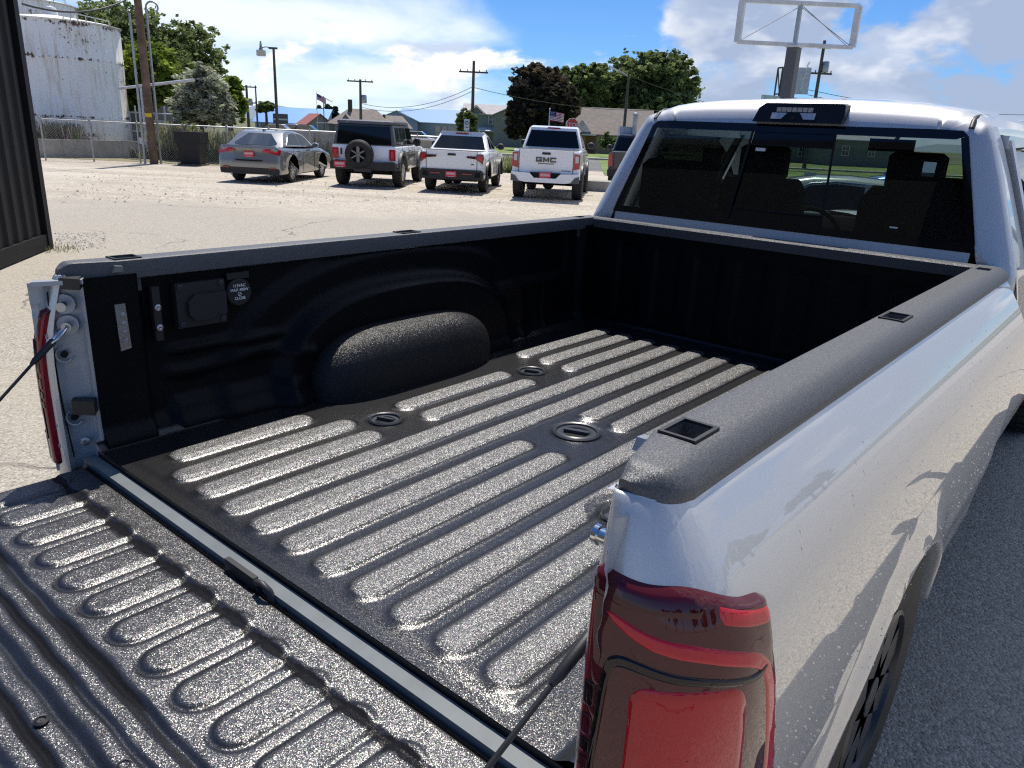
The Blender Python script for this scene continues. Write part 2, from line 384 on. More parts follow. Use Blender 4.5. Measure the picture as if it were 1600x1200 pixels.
# ------------------------------------------------------------------ foliage
def leaf_mat(name, c):
    mt = bpy.data.materials.new(name); mt.use_nodes = True; q = NT(mt.node_tree); q.n.clear()
    co = q.new('ShaderNodeTexCoord').outputs['Object']; v = q.noise(co, 1.3, 3)
    colr = q.mixc(q.step(v, .3, .7), tuple(x*.65 for x in c), tuple(x*1.35 for x in c))
    d = q.new('ShaderNodeBsdfDiffuse'); tr = q.new('ShaderNodeBsdfTranslucent'); q.put(d.inputs[0], colr); q.put(tr.inputs[0], colr)
    mx = q.new('ShaderNodeMixShader'); mx.inputs[0].default_value = .5; q.l.new(d.outputs[0], mx.inputs[1]); q.l.new(tr.outputs[0], mx.inputs[2])
    o = q.new('ShaderNodeOutputMaterial'); q.l.new(mx.outputs[0], o.inputs[0]); return mt
LEAF = {'green': [(.18, .225, .09), (.25, .30, .125), (.12, .155, .06)], 'bright': [(.22, .30, .05), (.28, .36, .07), (.15, .21, .04)],
        'olive': [(.40, .42, .31), (.52, .54, .41), (.25, .27, .19)], 'maroon': [(.072, .062, .045), (.11, .088, .06), (.05, .047, .037)],
        'mid': [(.16, .21, .08), (.21, .26, .10), (.11, .15, .055)], 'conifer': [(.05, .08, .035), (.06, .09, .04), (.035, .06, .025)]}
LM = {k: [leaf_mat('leaf_%s_%d' % (k, i), c) for i, c in enumerate(v)] for k, v in LEAF.items()}
def leaves(name, centres, radii, n, size, mats, parent, squash=1.0, seed=0, kind=None, narrow=1.0):
    """leaf-sized faces gathered in clumps through the crown's volume"""
    r = np.random.default_rng(seed); C_ = np.asarray(centres, float); Rd = np.asarray(radii, float)
    vol = (Rd.prod(1))**(2/3); nc = max(40, n//26); w = r.choice(len(C_), nc, p=vol/vol.sum())
    d = r.normal(size=(nc, 3)); d /= np.linalg.norm(d, axis=1)[:, None]; rad = r.random(nc)**(.42)
    cl = C_[w]+d*Rd[w]*rad[:, None]*(.82+.3*r.random(nc)[:, None])
    cs = (.05+.13*r.random(nc))*Rd[w].mean(1)*1.1
    k = r.integers(0, nc, n); dd = r.normal(size=(n, 3))*.55
    P = cl[k]+dd*cs[k][:, None]*np.array([1, 1, .75*squash])
    a = r.normal(size=(n, 3)); a /= np.linalg.norm(a, axis=1)[:, None]; a[:, 2] *= .6
    b = np.cross(a, r.normal(size=(n, 3))); b /= np.linalg.norm(b, axis=1)[:, None]
    s = size*(.55+.9*r.random(n))[:, None]
    V = np.stack([P-a*s, P+b*s*.55*narrow, P+a*s, P-b*s*.55*narrow], 1).reshape(-1, 3)
    me = bpy.data.meshes.new(name); me.vertices.add(4*n); me.vertices.foreach_set('co', V.astype(np.float32).ravel())
    me.loops.add(4*n); me.loops.foreach_set('vertex_index', np.arange(4*n, dtype=np.int32)); me.polygons.add(n)
    me.polygons.foreach_set('loop_start', np.arange(0, 4*n, 4, dtype=np.int32))
    for mt in mats: me.materials.append(mt)
    tone = r.choice(3, nc, p=[.45, .3, .25]); me.polygons.foreach_set('material_index', tone[k].astype(np.int32)); me.update(calc_edges=True)
    o = link(name, me, parent)
    if kind: o['kind'] = kind
    return o
def tree(name, px, D, lobes, label, cat='tree', kind='green', n=9000, size=.22, trunk=.25, h=None, group=None, seed=1, limbs=5, narrow=1.0):
    """lobes given as photograph pixels (px, py, half width, half height); they become volumes at depth D"""
    b0 = base(px, D); root = empty(name, b0, 0, label, cat, group); o = np.array(b0); cs = []; rs = []
    r = np.random.default_rng(seed+50)
    for (lx, ly, hw, hh) in lobes:
        c = PT(lx, ly, D)+HF*(r.random()-.5)*hw*D/FPX*.9; sx = hw*D/FPX; sz = hh*D/FPX
        cs.append(c-o); rs.append((sx, sx*.9, sz))
    leaves('crown', cs, rs, n, size, LM[kind], root, seed=seed, narrow=narrow)
    top = max(c[2] for c in cs); t_ = MB(); z1 = max(1.0, min(c[2] for c in cs))
    t_.tube([(0, 0, -.1), (.05, .03, z1*.5), (0, .05, z1), (0, 0, top*.85)], [trunk*1.25, trunk, trunk*.8, trunk*.25], 8)
    for i in range(limbs):
        c = cs[i % len(cs)]; j = r.normal(size=3)*.25*np.array(rs[i % len(cs)])
        t_.tube([(0, .03, z1*(.6+.3*r.random())), tuple(c*.5+np.array([0, 0, z1*.35])), tuple(c+j)], [trunk*.5, trunk*.32, trunk*.1], 6)
    t_.build('trunk', M['bark'], root, smooth=60)
    return root
tree('broadleaf_tree', 215, 58, [(200, 60, 75, 45), (150, 45, 30, 28), (235, 80, 60, 45), (290, 75, 50, 42), (270, 120, 70, 50), (335, 108, 24, 18), (190, 110, 60, 50)], 'tall dark green tree rising behind the rusty white tank', n=46000, size=.165, trunk=.4, seed=3)
tree('young_tree', 230, 40, [(205, 120, 38, 36), (235, 112, 45, 40), (255, 140, 30, 30), (200, 150, 30, 25)], 'bright yellow green tree beside the white tank and pipe arm', kind='bright', n=22000, size=.125, trunk=.15, seed=4)
tree('olive_tree', 312, 33.5, [(312, 150, 42, 40), (295, 165, 32, 32), (335, 165, 32, 32), (318, 128, 26, 24), (345, 178, 24, 18), (280, 178, 18, 18)], 'rounded silver green olive shrub behind the black planter tub', cat='shrub', kind='olive', n=16000, size=.13, trunk=.09, seed=5, narrow=.55, limbs=9)
tree('roadside_tree', 358, 48, [(355, 150, 22, 30), (372, 165, 16, 26), (362, 135, 14, 14), (340, 160, 18, 25)], 'green tree just right of the silver green olive shrub', kind='bright', n=12000, size=.14, trunk=.16, seed=6)
tree('maroon_tree', 850, 80, [(838, 140, 40, 36), (860, 165, 42, 40), (815, 170, 24, 36), (835, 190, 38, 26), (882, 168, 20, 30), (800, 205, 12, 10)], 'big dark maroon leaved tree beside the grey two storey house', kind='maroon', n=26000, size=.30, trunk=.35, seed=7)
tree('loose_tree', 905, 96, [(905, 140, 28, 32), (885, 125, 16, 20), (930, 130, 26, 30), (915, 175, 26, 28)], 'pale loose crowned tree between the maroon tree and the large green tree', kind='mid', n=14000, size=.30, trunk=.35, seed=8)
tree('shade_tree', 1010, 100, [(985, 140, 52, 46), (1010, 105, 36, 20), (1040, 125, 44, 36), (1070, 135, 24, 26), (960, 160, 38, 36), (1030, 165, 56, 28)], 'largest green tree, wide crown standing behind the brick house', kind='green', n=30000, size=.34, trunk=.5, seed=9)
tree('clipped_shrub', 728, 68, [(722, 190, 10, 16), (738, 192, 9, 15), (730, 182, 12, 10)], 'dark green upright shrub at the corner of the grey two storey house', cat='shrub', kind='green', n=5000, size=.16, trunk=.08, seed=10)
tree('distant_tree', 416, 118, [(416, 166, 13, 6), (410, 170, 10, 5)], 'small round tree behind the left end of the blue roof', kind='mid', n=2500, size=.35, trunk=.2, seed=11)
for i, (px, py) in enumerate(((500, 176), (514, 172), (523, 175))):
    tree('conifer', px, 128, [(px, py, 4.5, 9), (px, py+8, 6, 9)], ['conifer below the tattered flag, leftmost of three', 'middle conifer of three beside the tan roofed house', 'conifer touching the tan roof, rightmost of three'][i], kind='conifer', n=1800, size=.4, trunk=.2, group='conifers by the tan roofed house', seed=12+i)
tree('garden_shrub', 955, 70, [(945, 222, 10, 8), (962, 224, 10, 6), (975, 226, 9, 5), (948, 212, 5, 8)], 'leafy flowering shrubs along the brick house wall', cat='shrub', kind='mid', n=3500, size=.16, trunk=.04, seed=17)
for i, (px, hw) in enumerate(((1130, 22), (1170, 30), (1215, 24), (1300, 30), (1355, 26))):
    tree('hedge_tree', px, 120, [(px, 205, hw, 10), (px+12, 208, hw*.8, 8)], 'green tree %s seen through the truck cab' % ['far left', 'second from left', 'middle', 'fourth from left', 'far right'][i], kind='mid', n=2500, size=.4, trunk=.2, group='trees beyond the truck cab', seed=20+i)
# tall weeds behind the fence
def weeds(name, n, pick, hmin, hmax, mats, seed, w=.02):
    r = np.random.default_rng(seed); V = []; 
    P = np.array([pick(r) for _ in range(n)]); h = hmin+(hmax-hmin)*r.random(n)**1.5; a = r.random(n)*6.28
    tilt = r.normal(size=(n, 2))*.22*h[:, None]; dx = np.stack([np.cos(a), np.sin(a)], 1)*w
    z0 = np.zeros(n)
    A = np.column_stack([P-dx, z0]); B = np.column_stack([P+dx, z0]); Cc = np.column_stack([P+tilt+dx*.5, h]); Dd = np.column_stack([P+tilt-dx*.5, h])
    V = np.stack([A, B, Cc, Dd], 1).reshape(-1, 3)
    me = bpy.data.meshes.new(name); me.vertices.add(4*n); me.vertices.foreach_set('co', V.astype(np.float32).ravel())
    me.loops.add(4*n); me.loops.foreach_set('vertex_index', np.arange(4*n, dtype=np.int32)); me.polygons.add(n)
    me.polygons.foreach_set('loop_start', np.arange(0, 4*n, 4, dtype=np.int32))
    for mt in mats: me.materials.append(mt)
    me.polygons.foreach_set('material_index', r.choice(len(mats), n).astype(np.int32)); me.update(calc_edges=True)
    o = link(name, me); o['kind'] = 'stuff'; return o
wm = [leaf_mat('weed_green', (.18, .22, .08)), leaf_mat('weed_tan', (.36, .31, .19)), leaf_mat('weed_pale', (.28, .29, .16))]
def pk(px0, px1, D0, D1):
    return lambda r: np.array(base(px0+(px1-px0)*r.random(), D0+(D1-D0)*r.random()**1.5)[:2])
weeds('weeds', 11000, pk(268, 640, 33.3, 46), .25, 1.25, wm, 1, .025)
weeds('weeds', 2500, pk(235, 285, 33.0, 40), .3, 1.6, wm, 2, .025)
weeds('weeds', 1500, pk(196, 262, 33, 36), .1, .5, [wm[1], wm[2]], 3, .02)
weeds('weeds', 1600, pk(60, 118, 31.8, 33.4), .6, 1.35, [leaf_mat('weed_dark', (.06, .09, .035)), leaf_mat('weed_seed', (.17, .14, .15))], 4, .02)
weeds('grass_tufts', 1200, pk(785, 812, 36, 46), .1, .55, wm[:1]+wm[2:], 5, .03)
weeds('grass_tufts', 160, lambda r: G(80+rng.random()*60-60*rng.random(), 386+rng.random()*10)[:2], .02, .09, wm, 6, .004)
# ------------------------------------------------------------------ industrial side, left
def rusty_mat():
    mt = bpy.data.materials.new('rusty_white_steel'); mt.use_nodes = True
    q = NT(mt.node_tree); b = q.n['Principled BSDF']; co = q.new('ShaderNodeTexCoord').outputs['Object']
    x, y, z = q.xyz(co); 
    st = q.vmul(co, (3.2, 3.2, .35)); streak = q.noise(st, 1.5, 7, .65)
    spot = q.noise(q.vmul(co, (1, 1, .7)), 6.5, 8, .72); patch = q.noise(co, .55, 3, .6)
    edge = q.mx(q.mx(q.step(q.m('ABSOLUTE', q.sub(z, 5.35)), .22, .0), q.step(q.m('ABSOLUTE', q.sub(z, 3.95)), .16, .0)), q.step(q.m('ABSOLUTE', q.sub(z, 1.55)), .12, .0))
    seam = q.step(q.noise(q.vmul(co, (9, 9, .8)), .5, 3), .54, .66)
    s = q.add(q.add(q.mul(spot, .62), q.mul(patch, .46)), q.mul(edge, .085))
    rust = q.step(s, .60, .645); stain = q.mul(q.step(q.add(streak, q.mul(patch, .35)), .60, .86), .6)
    c = q.mixc(stain, (.92, .92, .90), (.58, .44, .26)); c = q.mixc(rust, c, (.10, .045, .025))
    q.put(b.inputs['Base Color'], c); b.inputs['Roughness'].default_value = .55
    return mt
M['rusty_white'] = rusty_mat()
def tank(name, pxc, D, rad, ztop, label):
    b0 = base(pxc, D); root = empty(name, b0, 0, label, 'storage tank')
    s = MB(); s.lathe([(rad, 0), (rad, ztop*.27), (rad+.012, ztop*.271), (rad, ztop*.275), (rad, ztop*.72), (rad+.012, ztop*.721), (rad, ztop*.725), (rad, ztop)], (0, 0, 0), n=64)
    s.build('shell', M['rusty_white'], root, smooth=30)
    r_ = MB(); r_.lathe([(rad+.05, ztop-.05), (rad+.06, ztop), (rad*.9, ztop+.07), (.35, ztop+.34), (.01, ztop+.36)], (0, 0, 0), n=48); r_.build('roof', M['rusty_white'], root, smooth=25)
    v = MB(); v.lathe([(.28, 0), (.28, .2), (.2, .35), (.01, .42)], (0, 0, ztop+.32), n=16); v.build('vent', M['white_metal'], root, smooth=40)
    rl = MB(); d = -HF; 
    for i in range(5):
        a = 2.35+i*.16; p = (math.cos(a)*0, 0, 0)
    for i in range(6):
        f = RT*rad*(.62+.075*i)-HF*rad*math.sqrt(max(0, 1-(.62+.075*i)**2))*.96
        rl.tube([(f[0], f[1], ztop), (f[0], f[1], ztop+.35-.03*i)], .025, 6)
        if i: rl.tube([(pf[0], pf[1], ztop+.36-.03*i), (f[0], f[1], ztop+.33-.03*i)], .022, 6)
        pf = f
    rl.build('railing', M['white_metal'], root)
    return root
tank('storage_tank', 100, 37, 2.72, HZ(178, 40, 36.5), 'white rust streaked storage tank behind the chain fence')
tank('storage_tank', 55, 46, 2.7, HZ(113, 8, 46), 'second white tank, its top showing above the rusty tank')
# low concrete wall
a, b_ = np.array(base(40, 30.4)), np.array(base(270, 34.4)); cw = empty('concrete_wall', tuple((a+b_)/2*np.array([1, 1, 0])), 0, 'low grey concrete retaining wall in front of the white tank', 'wall')
d = (b_-a)/5
for i in range(5):
    p, n_ = a+d*i-(a+b_)/2, a+d*(i+1)-(a+b_)/2-d*.012; h0 = .66+.0*i if i < 4 else .66
    w = MB(); sd = Vector((HF[0], HF[1], 0))*.25
    h1, h2 = (.70, .70) if i < 4 else (.70, .52)
    vs = [p, n_, n_+np.array(sd), p+np.array(sd)]
    w.put([(v[0], v[1], 0) for v in vs]+[(vs[0][0], vs[0][1], h1), (vs[1][0], vs[1][1], h2), (vs[2][0], vs[2][1], h2), (vs[3][0], vs[3][1], h1)],
          [(3, 2, 1, 0), (4, 5, 6, 7), (0, 1, 5, 4), (1, 2, 6, 5), (2, 3, 7, 6), (3, 0, 4, 7)])
    w.build('panel', M['concrete'], cw)
# chain link fence
fa = np.array([*base(60, 29.0)[:2], 0]); fb = np.array([*base(545, 33.0)[:2], 0]); fc = np.array([*base(705, 33.5)[:2], 0])
fr = empty('chain_fence', tuple(fa), 0, 'long galvanised chain link fence with top rail behind the parked cars', 'fence')
def fence_run(p0, p1, h, n, skip=()):
    for i in range(n+1):
        if i in skip: continue
        q_ = p0+(p1-p0)*i/n-fa; b = MB(); b.tube([(q_[0], q_[1], 0), (q_[0], q_[1], h+.03)], .032, 8); b.lathe([(.04, 0), (.03, .04), (.005, .06)], (q_[0], q_[1], h+.03), n=8); b.build('post', M['galv'], fr, smooth=40)
    b = MB(); b.tube([tuple(p0-fa+np.array([0, 0, h])), tuple(p1-fa+np.array([0, 0, h]))], .028, 8); b.build('top_rail', M['galv'], fr, smooth=40)
    L = np.linalg.norm(p1-p0); u = (p1-p0)/L; mb = MB(); s = .085; w = .0018; k = int((L+h)/s)
    for sg in (1, -1):
        for i in range(k):
            x0, x1, z0, z1 = i*s, i*s-h, 0.0, h
            if sg < 0: x0, x1 = i*s-h, i*s
            ta, tb = 0.0, 1.0
            lo, hi = min(x0, x1), max(x0, x1)
            if hi < 0 or lo > L: continue
            f = lambda x: (x-x0)/(x1-x0)
            if lo < 0: ta, tb = (max(ta, f(0)), tb) if x0 < 0 else (ta, min(tb, f(0)))
            if hi > L: ta, tb = (max(ta, f(L)), tb) if x0 > L else (ta, min(tb, f(L)))
            A = p0-fa+u*(x0+(x1-x0)*ta)+np.array([0, 0, h*ta]); B = p0-fa+u*(x0+(x1-x0)*tb)+np.array([0, 0, h*tb]); o = np.array([0, 0, w*1.4])
            mb.put([A-o, B-o, B+o, A+o], [(0, 1, 2, 3)])
    mb.build('chain_mesh', M['galv'], fr, kind='stuff')
fence_run(fa, fb, 1.46, 7); fence_run(fb, fc, 1.46, 3)
bp = base(490, 33.5); pn = empty('boarded_panel', bp, YAW, 'tan boarded panel behind the fence between sedan and white utility vehicle', 'panel')
b = MB(); b.box((-.72, 0, .85), (1.42, .06, 1.15)); b.build('board', pmat('tan_board', (.42, .39, .35), .8, var=.1), pn); b = MB(); b.box((.72, 0, .85), (1.42, .06, 1.15)); b.build('board', M['concrete'], pn)
for x in (-1.3, 0, 1.3):
    b = MB(); b.box((x, .08, .7), (.09, .08, 1.4)); b.build('post', M['galv'], pn)
b = MB(); b.box((0, -.04, 1.40), (2.9, .05, .06)); b.build('rail', M['galv'], pn)
# wooden pole with riser conduits
p0 = G(241, 256); pt_ = PT(207, 0, float((p0-CAM)@HF)); ztop = pt_[2]+3
pl_ = empty('utility_pole', (p0[0], p0[1], 0), 0, 'brown wooden utility pole with yellow tag beside the white tank', 'utility pole')
b = MB(); b.tube([(0, 0, -.1), (0, 0, 3), (0, 0, ztop)], [.155, .145, .12], 12); b.build('pole', M['wood_pole'], pl_, smooth=40)
zt = HZ(232, 180, float((p0-CAM)@HF)); t_ = -HF*.155
b = MB(); b.lathe([(.158, -.07), (.158, .07)], (0, 0, zt), n=10, a0=math.atan2(t_[1], t_[0])-1.0, a1=math.atan2(t_[1], t_[0])+1.0); b.build('tag', M['yellow'], pl_, smooth=40)
b = MB(); b.tube([(-.05, -.1, ztop-3.0), (-1.0, -3.5, ztop-2.3), (-3, -9, ztop-1.8)], .02, 6); b.build('service_wire', M['wire'], pl_)
for i, (bx, by, tx, ty, lab) in enumerate(((227, 256, 201, 20, 'thin grey riser pipe left of the brown wooden pole'), (252, 256, 222, 11, 'thin grey riser pipe with hooked top right of the brown wooden pole'))):
    q_ = G(bx, by); z = HZ(tx, ty, float((q_-CAM)@HF)); c = empty('riser_pipe', (q_[0], q_[1], 0), 0, lab, 'pipe')
    b = MB(); b.tube([(0, 0, 0), (0, 0, z)], .045, 10); b.build('pipe', M['galv'], c, smooth=40)
    b = MB(); hk = [(RT[0]*.22*(1-math.cos(a_)), RT[1]*.22*(1-math.cos(a_)), z+.2*math.sin(a_)) for a_ in np.linspace(0, math.pi*1.3, 10)]; b.tube(hk if i else [(-x_, -y_, z_-.15) for x_, y_, z_ in hk], .035 if i else .02, 8); b.build('weather_head', M['galv'] if i else M['wire'], c, smooth=50)
# loading arm and frame behind the fence
c0 = PT(303, 125, 31.5); c1 = PT(187, 138, 34.5); lb = base(224, 33.3); la = empty('loading_pipe', lb, 0, 'long white horizontal pipe on a post behind the wooden pole', 'pipe')
b = MB(); b.tube([tuple(c0-np.array(lb)), tuple(c1-np.array(lb))], .06, 10); b.build('arm', M['white_metal'], la, smooth=40)
b = MB(); b.tube([(0, 0, 0), (0, 0, HZ(222, 137, 33.3))], .05, 8); b.build('post', M['white_metal'], la, smooth=40)
sb = base(214, 43); sh = empty('dark_shed', sb, YAW+.12, 'dark grey corrugated shed half hidden behind the white tank', 'shed')
b = MB(); b.prism([(-2.6, 0), (1.0, 0), (1.0, 3.7), (.3, 4.05), (-.8, 4.2), (-2.6, 4.2)], 0, 5, 'xz'); b.build('wall', M['dark_metal'], sh)
for i in range(14):
    b = MB(); b.box((-2.5+i*.26, -.03, 1.9), (.07, .06, 3.6)); b.build('rib', M['dark_metal'], sh)
rk = base(246, 38); rc = empty('pipe_rack', rk, YAW, 'white pipe frame rack standing behind the wooden pole', 'rack')
for x in (-1.35, -1.05, -.7, -.1, .35, .75):
    b = MB(); b.tube([(x, 0, 0), (x, 0, 1.95+.25*math.sin(x*5))], .04, 6); b.build('upright', M['white_metal'], rc)
for z in (1.0, 1.85):
    b = MB(); b.tube([(-1.4, 0, z), (.8, 0, z)], .035, 6); b.build('crossbar', M['white_metal'], rc)
b = MB(); b.box((.1, -.06, 1.35), (.55, .04, .4)); b.build('sign_panel', M['trim_white'], rc)
mb_ = base(217, 30.3); mt_ = empty('meter_box', mb_, YAW, 'small white meter box on a short post at the pole', 'meter box')
b = MB(); b.box((0, 0, .82), (.2, .12, .22)); b.build('box', M['trim_white'], mt_); b = MB(); b.tube([(0, .04, 0), (0, .04, .75)], .025, 6); b.build('post', M['galv'], mt_)
# black planter tub
pd = G(303, 258.2); dp = empty('planter_tub', (pd[0], pd[1], 0), YAW+.05, 'tapered black planter tub with wide rim behind the grey sedan', 'planter')
def frustum(b, w0, d0, w1, d1, z0, z1): return b.put([(-w0, -d0, z0), (w0, -d0, z0), (w0, d0, z0), (-w0, d0, z0), (-w1, -d1, z1), (w1, -d1, z1), (w1, d1, z1), (-w1, d1, z1)], [(3, 2, 1, 0), (4, 5, 6, 7), (0, 1, 5, 4), (1, 2, 6, 5), (2, 3, 7, 6), (3, 0, 4, 7)])
M['tub'] = pmat('tub', (.012, .012, .013), .65, var=.3)
b = MB(); frustum(b, .36, .36, .43, .43, .05, .86); b.build('tub', M['tub'], dp)
b = MB(); frustum(b, .465, .465, .49, .49, .84, 1.25); b.build('rim', M['tub'], dp)
b = MB(); b.box((0, 0, .03), (.9, .9, .06)); b.build('pallet', M['wood_pole'], dp)
leaves('dry_plant', [(0, 0, 1.35)], [(.42, .42, .3)], 900, .05, [wm[1], wm[2], wm[0]], dp, seed=31, narrow=.4)
# black shipping container at the left edge
cc = np.array([-10.30, 3.20, 0]); dv = np.array([-8.95, 2.13, 0])-cc; dv /= np.linalg.norm(dv); rz = math.atan2(dv[1], dv[0])
ct = empty('shipping_container', tuple(cc), rz, 'tall black corrugated steel container at the left edge', 'container')
M['cont'] = pmat('cont', (.0055, .0055, .007), .6, spec=.25, var=.35, vscale=2, bump=.2, bscale=8, bdist=.01)
LEN, HT = 6.06, 3.25   # local x runs along the side, +y into the box
prof = []; x = .12
while x < LEN-.2: prof += [(x, .03), (x+.10, .03), (x+.15, .0), (x+.25, .0)]; x += .30
sd = MB(); sd.grid([[(px_, py_+.03, z_) for px_, py_ in prof] for z_ in (.22, HT-.14)]); 
# away from the camera is local +y or -y: choose by geometry
inw = np.array([-dv[1], dv[0], 0]); vd = cc-CAM; sgn = 1 if inw@vd > 0 else -1
for o_ in (sd,): o_.v = [(a_, sgn*b2, c_) for a_, b2, c_ in o_.v]
sd.build('side_wall', M['cont'], ct)
def cbox(nm, c, s): b = MB(); b.box((c[0], sgn*c[1], c[2]), s); return b.build(nm, M['cont'], ct)
for xx in (.07, LEN-.07): cbox('corner_post', (xx, .07, HT/2), (.14, .16, HT))
for xx in (.07, LEN-.07): cbox('corner_post', (xx, 2.36, HT/2), (.14, .16, HT))
cbox('bottom_rail', (LEN/2, .07, .12), (LEN-.29, .13, .2)); cbox('top_rail', (LEN/2, .06, HT-.07), (LEN-.29, .12, .13))
cbox('roof_panel', (LEN/2, 1.22, HT-.05), (LEN-.29, 2.1, .04)); cbox('end_wall', (.06, 1.22, HT/2), (.05, 2.1, HT-.1)); cbox('back_wall', (LEN/2, 2.38, HT/2), (LEN-.29, .05, HT-.1)); cbox('end_wall', (LEN-.06, 1.22, HT/2), (.05, 2.1, HT-.1))

# ------------------------------------------------------------------ poles, lamps, wires, signs
def wood_pole(px, pyt, D, label, arms=((.25, 2.2),), r=.13, lean=0, xf=True):
    b0 = base(px, D); z = HZ(px, pyt, D); root = empty('utility_pole', b0, YAW, label, 'utility pole')
    b = MB(); b.tube([(0, 0, 0), (lean*.5, 0, z*.5), (lean, 0, z)], [r*1.2, r, r*.8], 8); b.build('pole', M['pole_dark'], root, smooth=40)
    for dz, w in arms:
        b = MB(); b.box((lean, -.1, z-dz), (w, .1, .13)); 
        for k in (-.45, -.2, .2, .45): b.tube([(lean+w*k, -.1, z-dz+.06), (lean+w*k, -.1, z-dz+.22)], .04, 6)
        b.build('crossarm', M['pole_dark'], root)
    if xf:
        b = MB(); b.lathe([(.01, 0), (.24, .0), (.26, .05), (.26, .7), (.2, .78), (.01, .8)], (.36, 0, z-2.2), n=12); b.build('transformer', M['galv'], root, smooth=40)
    return root, z, b0
wood_pole(388, 133, 92, 'far utility pole with two crossarms beside the left trees', ((.2, 2.4), (1.9, 2.2)), .16)
wood_pole(564, 124, 80, 'utility pole with transformer above the tan roofed house', ((.2, 2.6),), .14)
wp, wz, wb = wood_pole(737.5, 95, 70, 'tall single crossarm pole beside the grey two storey house', ((.9, 2.5),), .14, xf=False)
wood_pole(1262, 62, 62, 'crowded utility pole with transformers right of the empty sign frame', ((.5, 1.0), (2.3, 1.8)), .14, lean=0)
b0 = base(402, 88); c = empty('thin_pole', b0, 0, 'thin bare mast between far utility pole and lamp post', 'pole'); b = MB(); b.tube([(0, 0, 0), (0, 0, HZ(400, 134, 88))], [.12, .07], 6); b.build('mast', M['pole_dark'], c)
# flood light on a dark pole
lp = base(433, 34); z = HZ(425, 76, 34); c = empty('lamp_post', lp, YAW, 'dark lamp post with one square lamp head leaning over the fence', 'lamp post')
b = MB(); b.tube([(0, 0, 0), (0, 0, z)], [.075, .05], 10); b.build('pole', M['pole_dark'], c, smooth=40)
b = MB(); b.box((-.02, 0, z+.02), (.34, .14, .07)); b.tube([(-.1, 0, z+.0), (-.3, 0, z+.06), (-.5, 0, z+.02)], .018, 6); b.build('bracket', M['pole_dark'], c)
b = MB(); b.lathe([(.03, .35), (.05, .2), (.06, .1), (.10, .02)], (-.53, 0, z-.08), n=10); b.build('lamp_neck', M['galv'], c, smooth=40)
b = MB(); b.box((-.53, 0, z-.19), (.30, .30, .22)); b.build('lamp_head', pmat('lamp_lens', (.62, .58, .48), .4), c)
# street light
sb_ = base(974, 60); z = HZ(978, 117, 60); c = empty('street_light', sb_, YAW, 'grey street light with bright arm in front of the brick house', 'street light')
b = MB(); b.tube([(0, 0, 0), (0, 0, z)], [.13, .09], 8); b.build('pole', M['pole_dark'], c, smooth=40)
tip = PT(951, 103, 60)-np.array(sb_); tip_l = (float(tip@RT), float(tip@HF), float(tip[2]))
b = MB(); b.tube([(0, 0, z-.1), tuple(.45*t2+.55*u for t2, u in zip(tip_l, (0, 0, z-.1))), tip_l], [.06, .06, .05], 8); b.build('arm', M['galv'], c, smooth=40)
b = MB(); b.beam((tip_l[0]*.55, 0, z-.1+(tip_l[2]-z+.1)*.55), tip_l, .2, .12); b.build('lamp_head', M['trim_white'], c)
# overhead wires
def wire(name, a, c, sag, label, r=.022):
    a, c = Vector(a), Vector(c); pts = [a.lerp(c, t2)-Vector((0, 0, sag*4*t2*(1-t2)))-a for t2 in np.linspace(0, 1, 14)]
    b = MB(); b.tube(pts, r, 5); o = b.build(name, M['wire']); o.location = a; return tag(o, label, 'power line')
A_ = PT(737.5, 136, 70)
for dz, lab in ((0, 'upper overhead wire sagging left from the tall single crossarm pole'), (-.35, 'lower overhead wire sagging left from the tall single crossarm pole')):
    wire('power_line', tuple(A_+np.array([0, 0, dz])), tuple(PT(566, 162, 80)+np.array([0, 0, dz])), .9, lab)
wire('power_line', tuple(A_), tuple(PT(1150, 164, 76)), 1.1, 'overhead wire running right across the maroon tree from the tall pole')
wire('power_line', tuple(PT(978, 116, 60)), tuple(PT(1330, 196, 80)), .9, 'overhead wire running right from the street light top')
wire('power_line', tuple(PT(35, 6, 24)), tuple(PT(208, -6, 30)), .35, 'black cable above the tank running to the wooden pole', .03)
for k_, yy in enumerate((168, 180)):
    wire('power_line', tuple(PT(1262, 140+8*k_, 62)), tuple(PT(1700, yy+8, 75)), .8, ['upper wire at the right edge of the sky beyond the truck roof', 'lower wire at the right edge of the sky beyond the truck roof'][k_])
# empty sign frame on a steel post
SD = 30.0; p = base(1236, SD); sf = empty('sign_frame', p, 0, 'empty white rectangular sign frame with wire braces on a grey post', 'sign')
K = lambda x_, y_, D_=SD: tuple(PT(x_, y_, D_)-np.array(p))
TL, TR, BL, BR = K(1161, -3), K(1342, 13), K(1156, 66), K(1333, 74)
zt_, zb_ = (TL[2]+TR[2])/2, (BL[2]+BR[2])/2
ux = np.array(TR)-np.array(TL); ux[2] = 0; ux /= np.linalg.norm(ux); hw = np.linalg.norm((np.array(TR)-np.array(TL))[:2])/2; cx = (np.array(TL)+np.array(TR))/2
tl, tr, bl, br = [tuple(cx[:2]+ux[:2]*s_*hw)+(z_,) for s_, z_ in ((-1, zt_), (1, zt_), (-1, zb_), (1, zb_))]
for a2, b2 in ((tl, tr), (bl, br)): b = MB(); b.beam(a2, b2, .16, .13); b.build('frame_rail', M['white_metal'], sf)
for a2, b2 in ((tl, bl), (tr, br)): b = MB(); b.beam(a2, b2, .22, .14); b.build('frame_side', M['white_metal'], sf)
mid = tuple(cx[:2])+(zt_,); b = MB(); b.beam(mid, (mid[0], mid[1], zb_), .13, .13); b.build('centre_bar', M['galv'], sf)
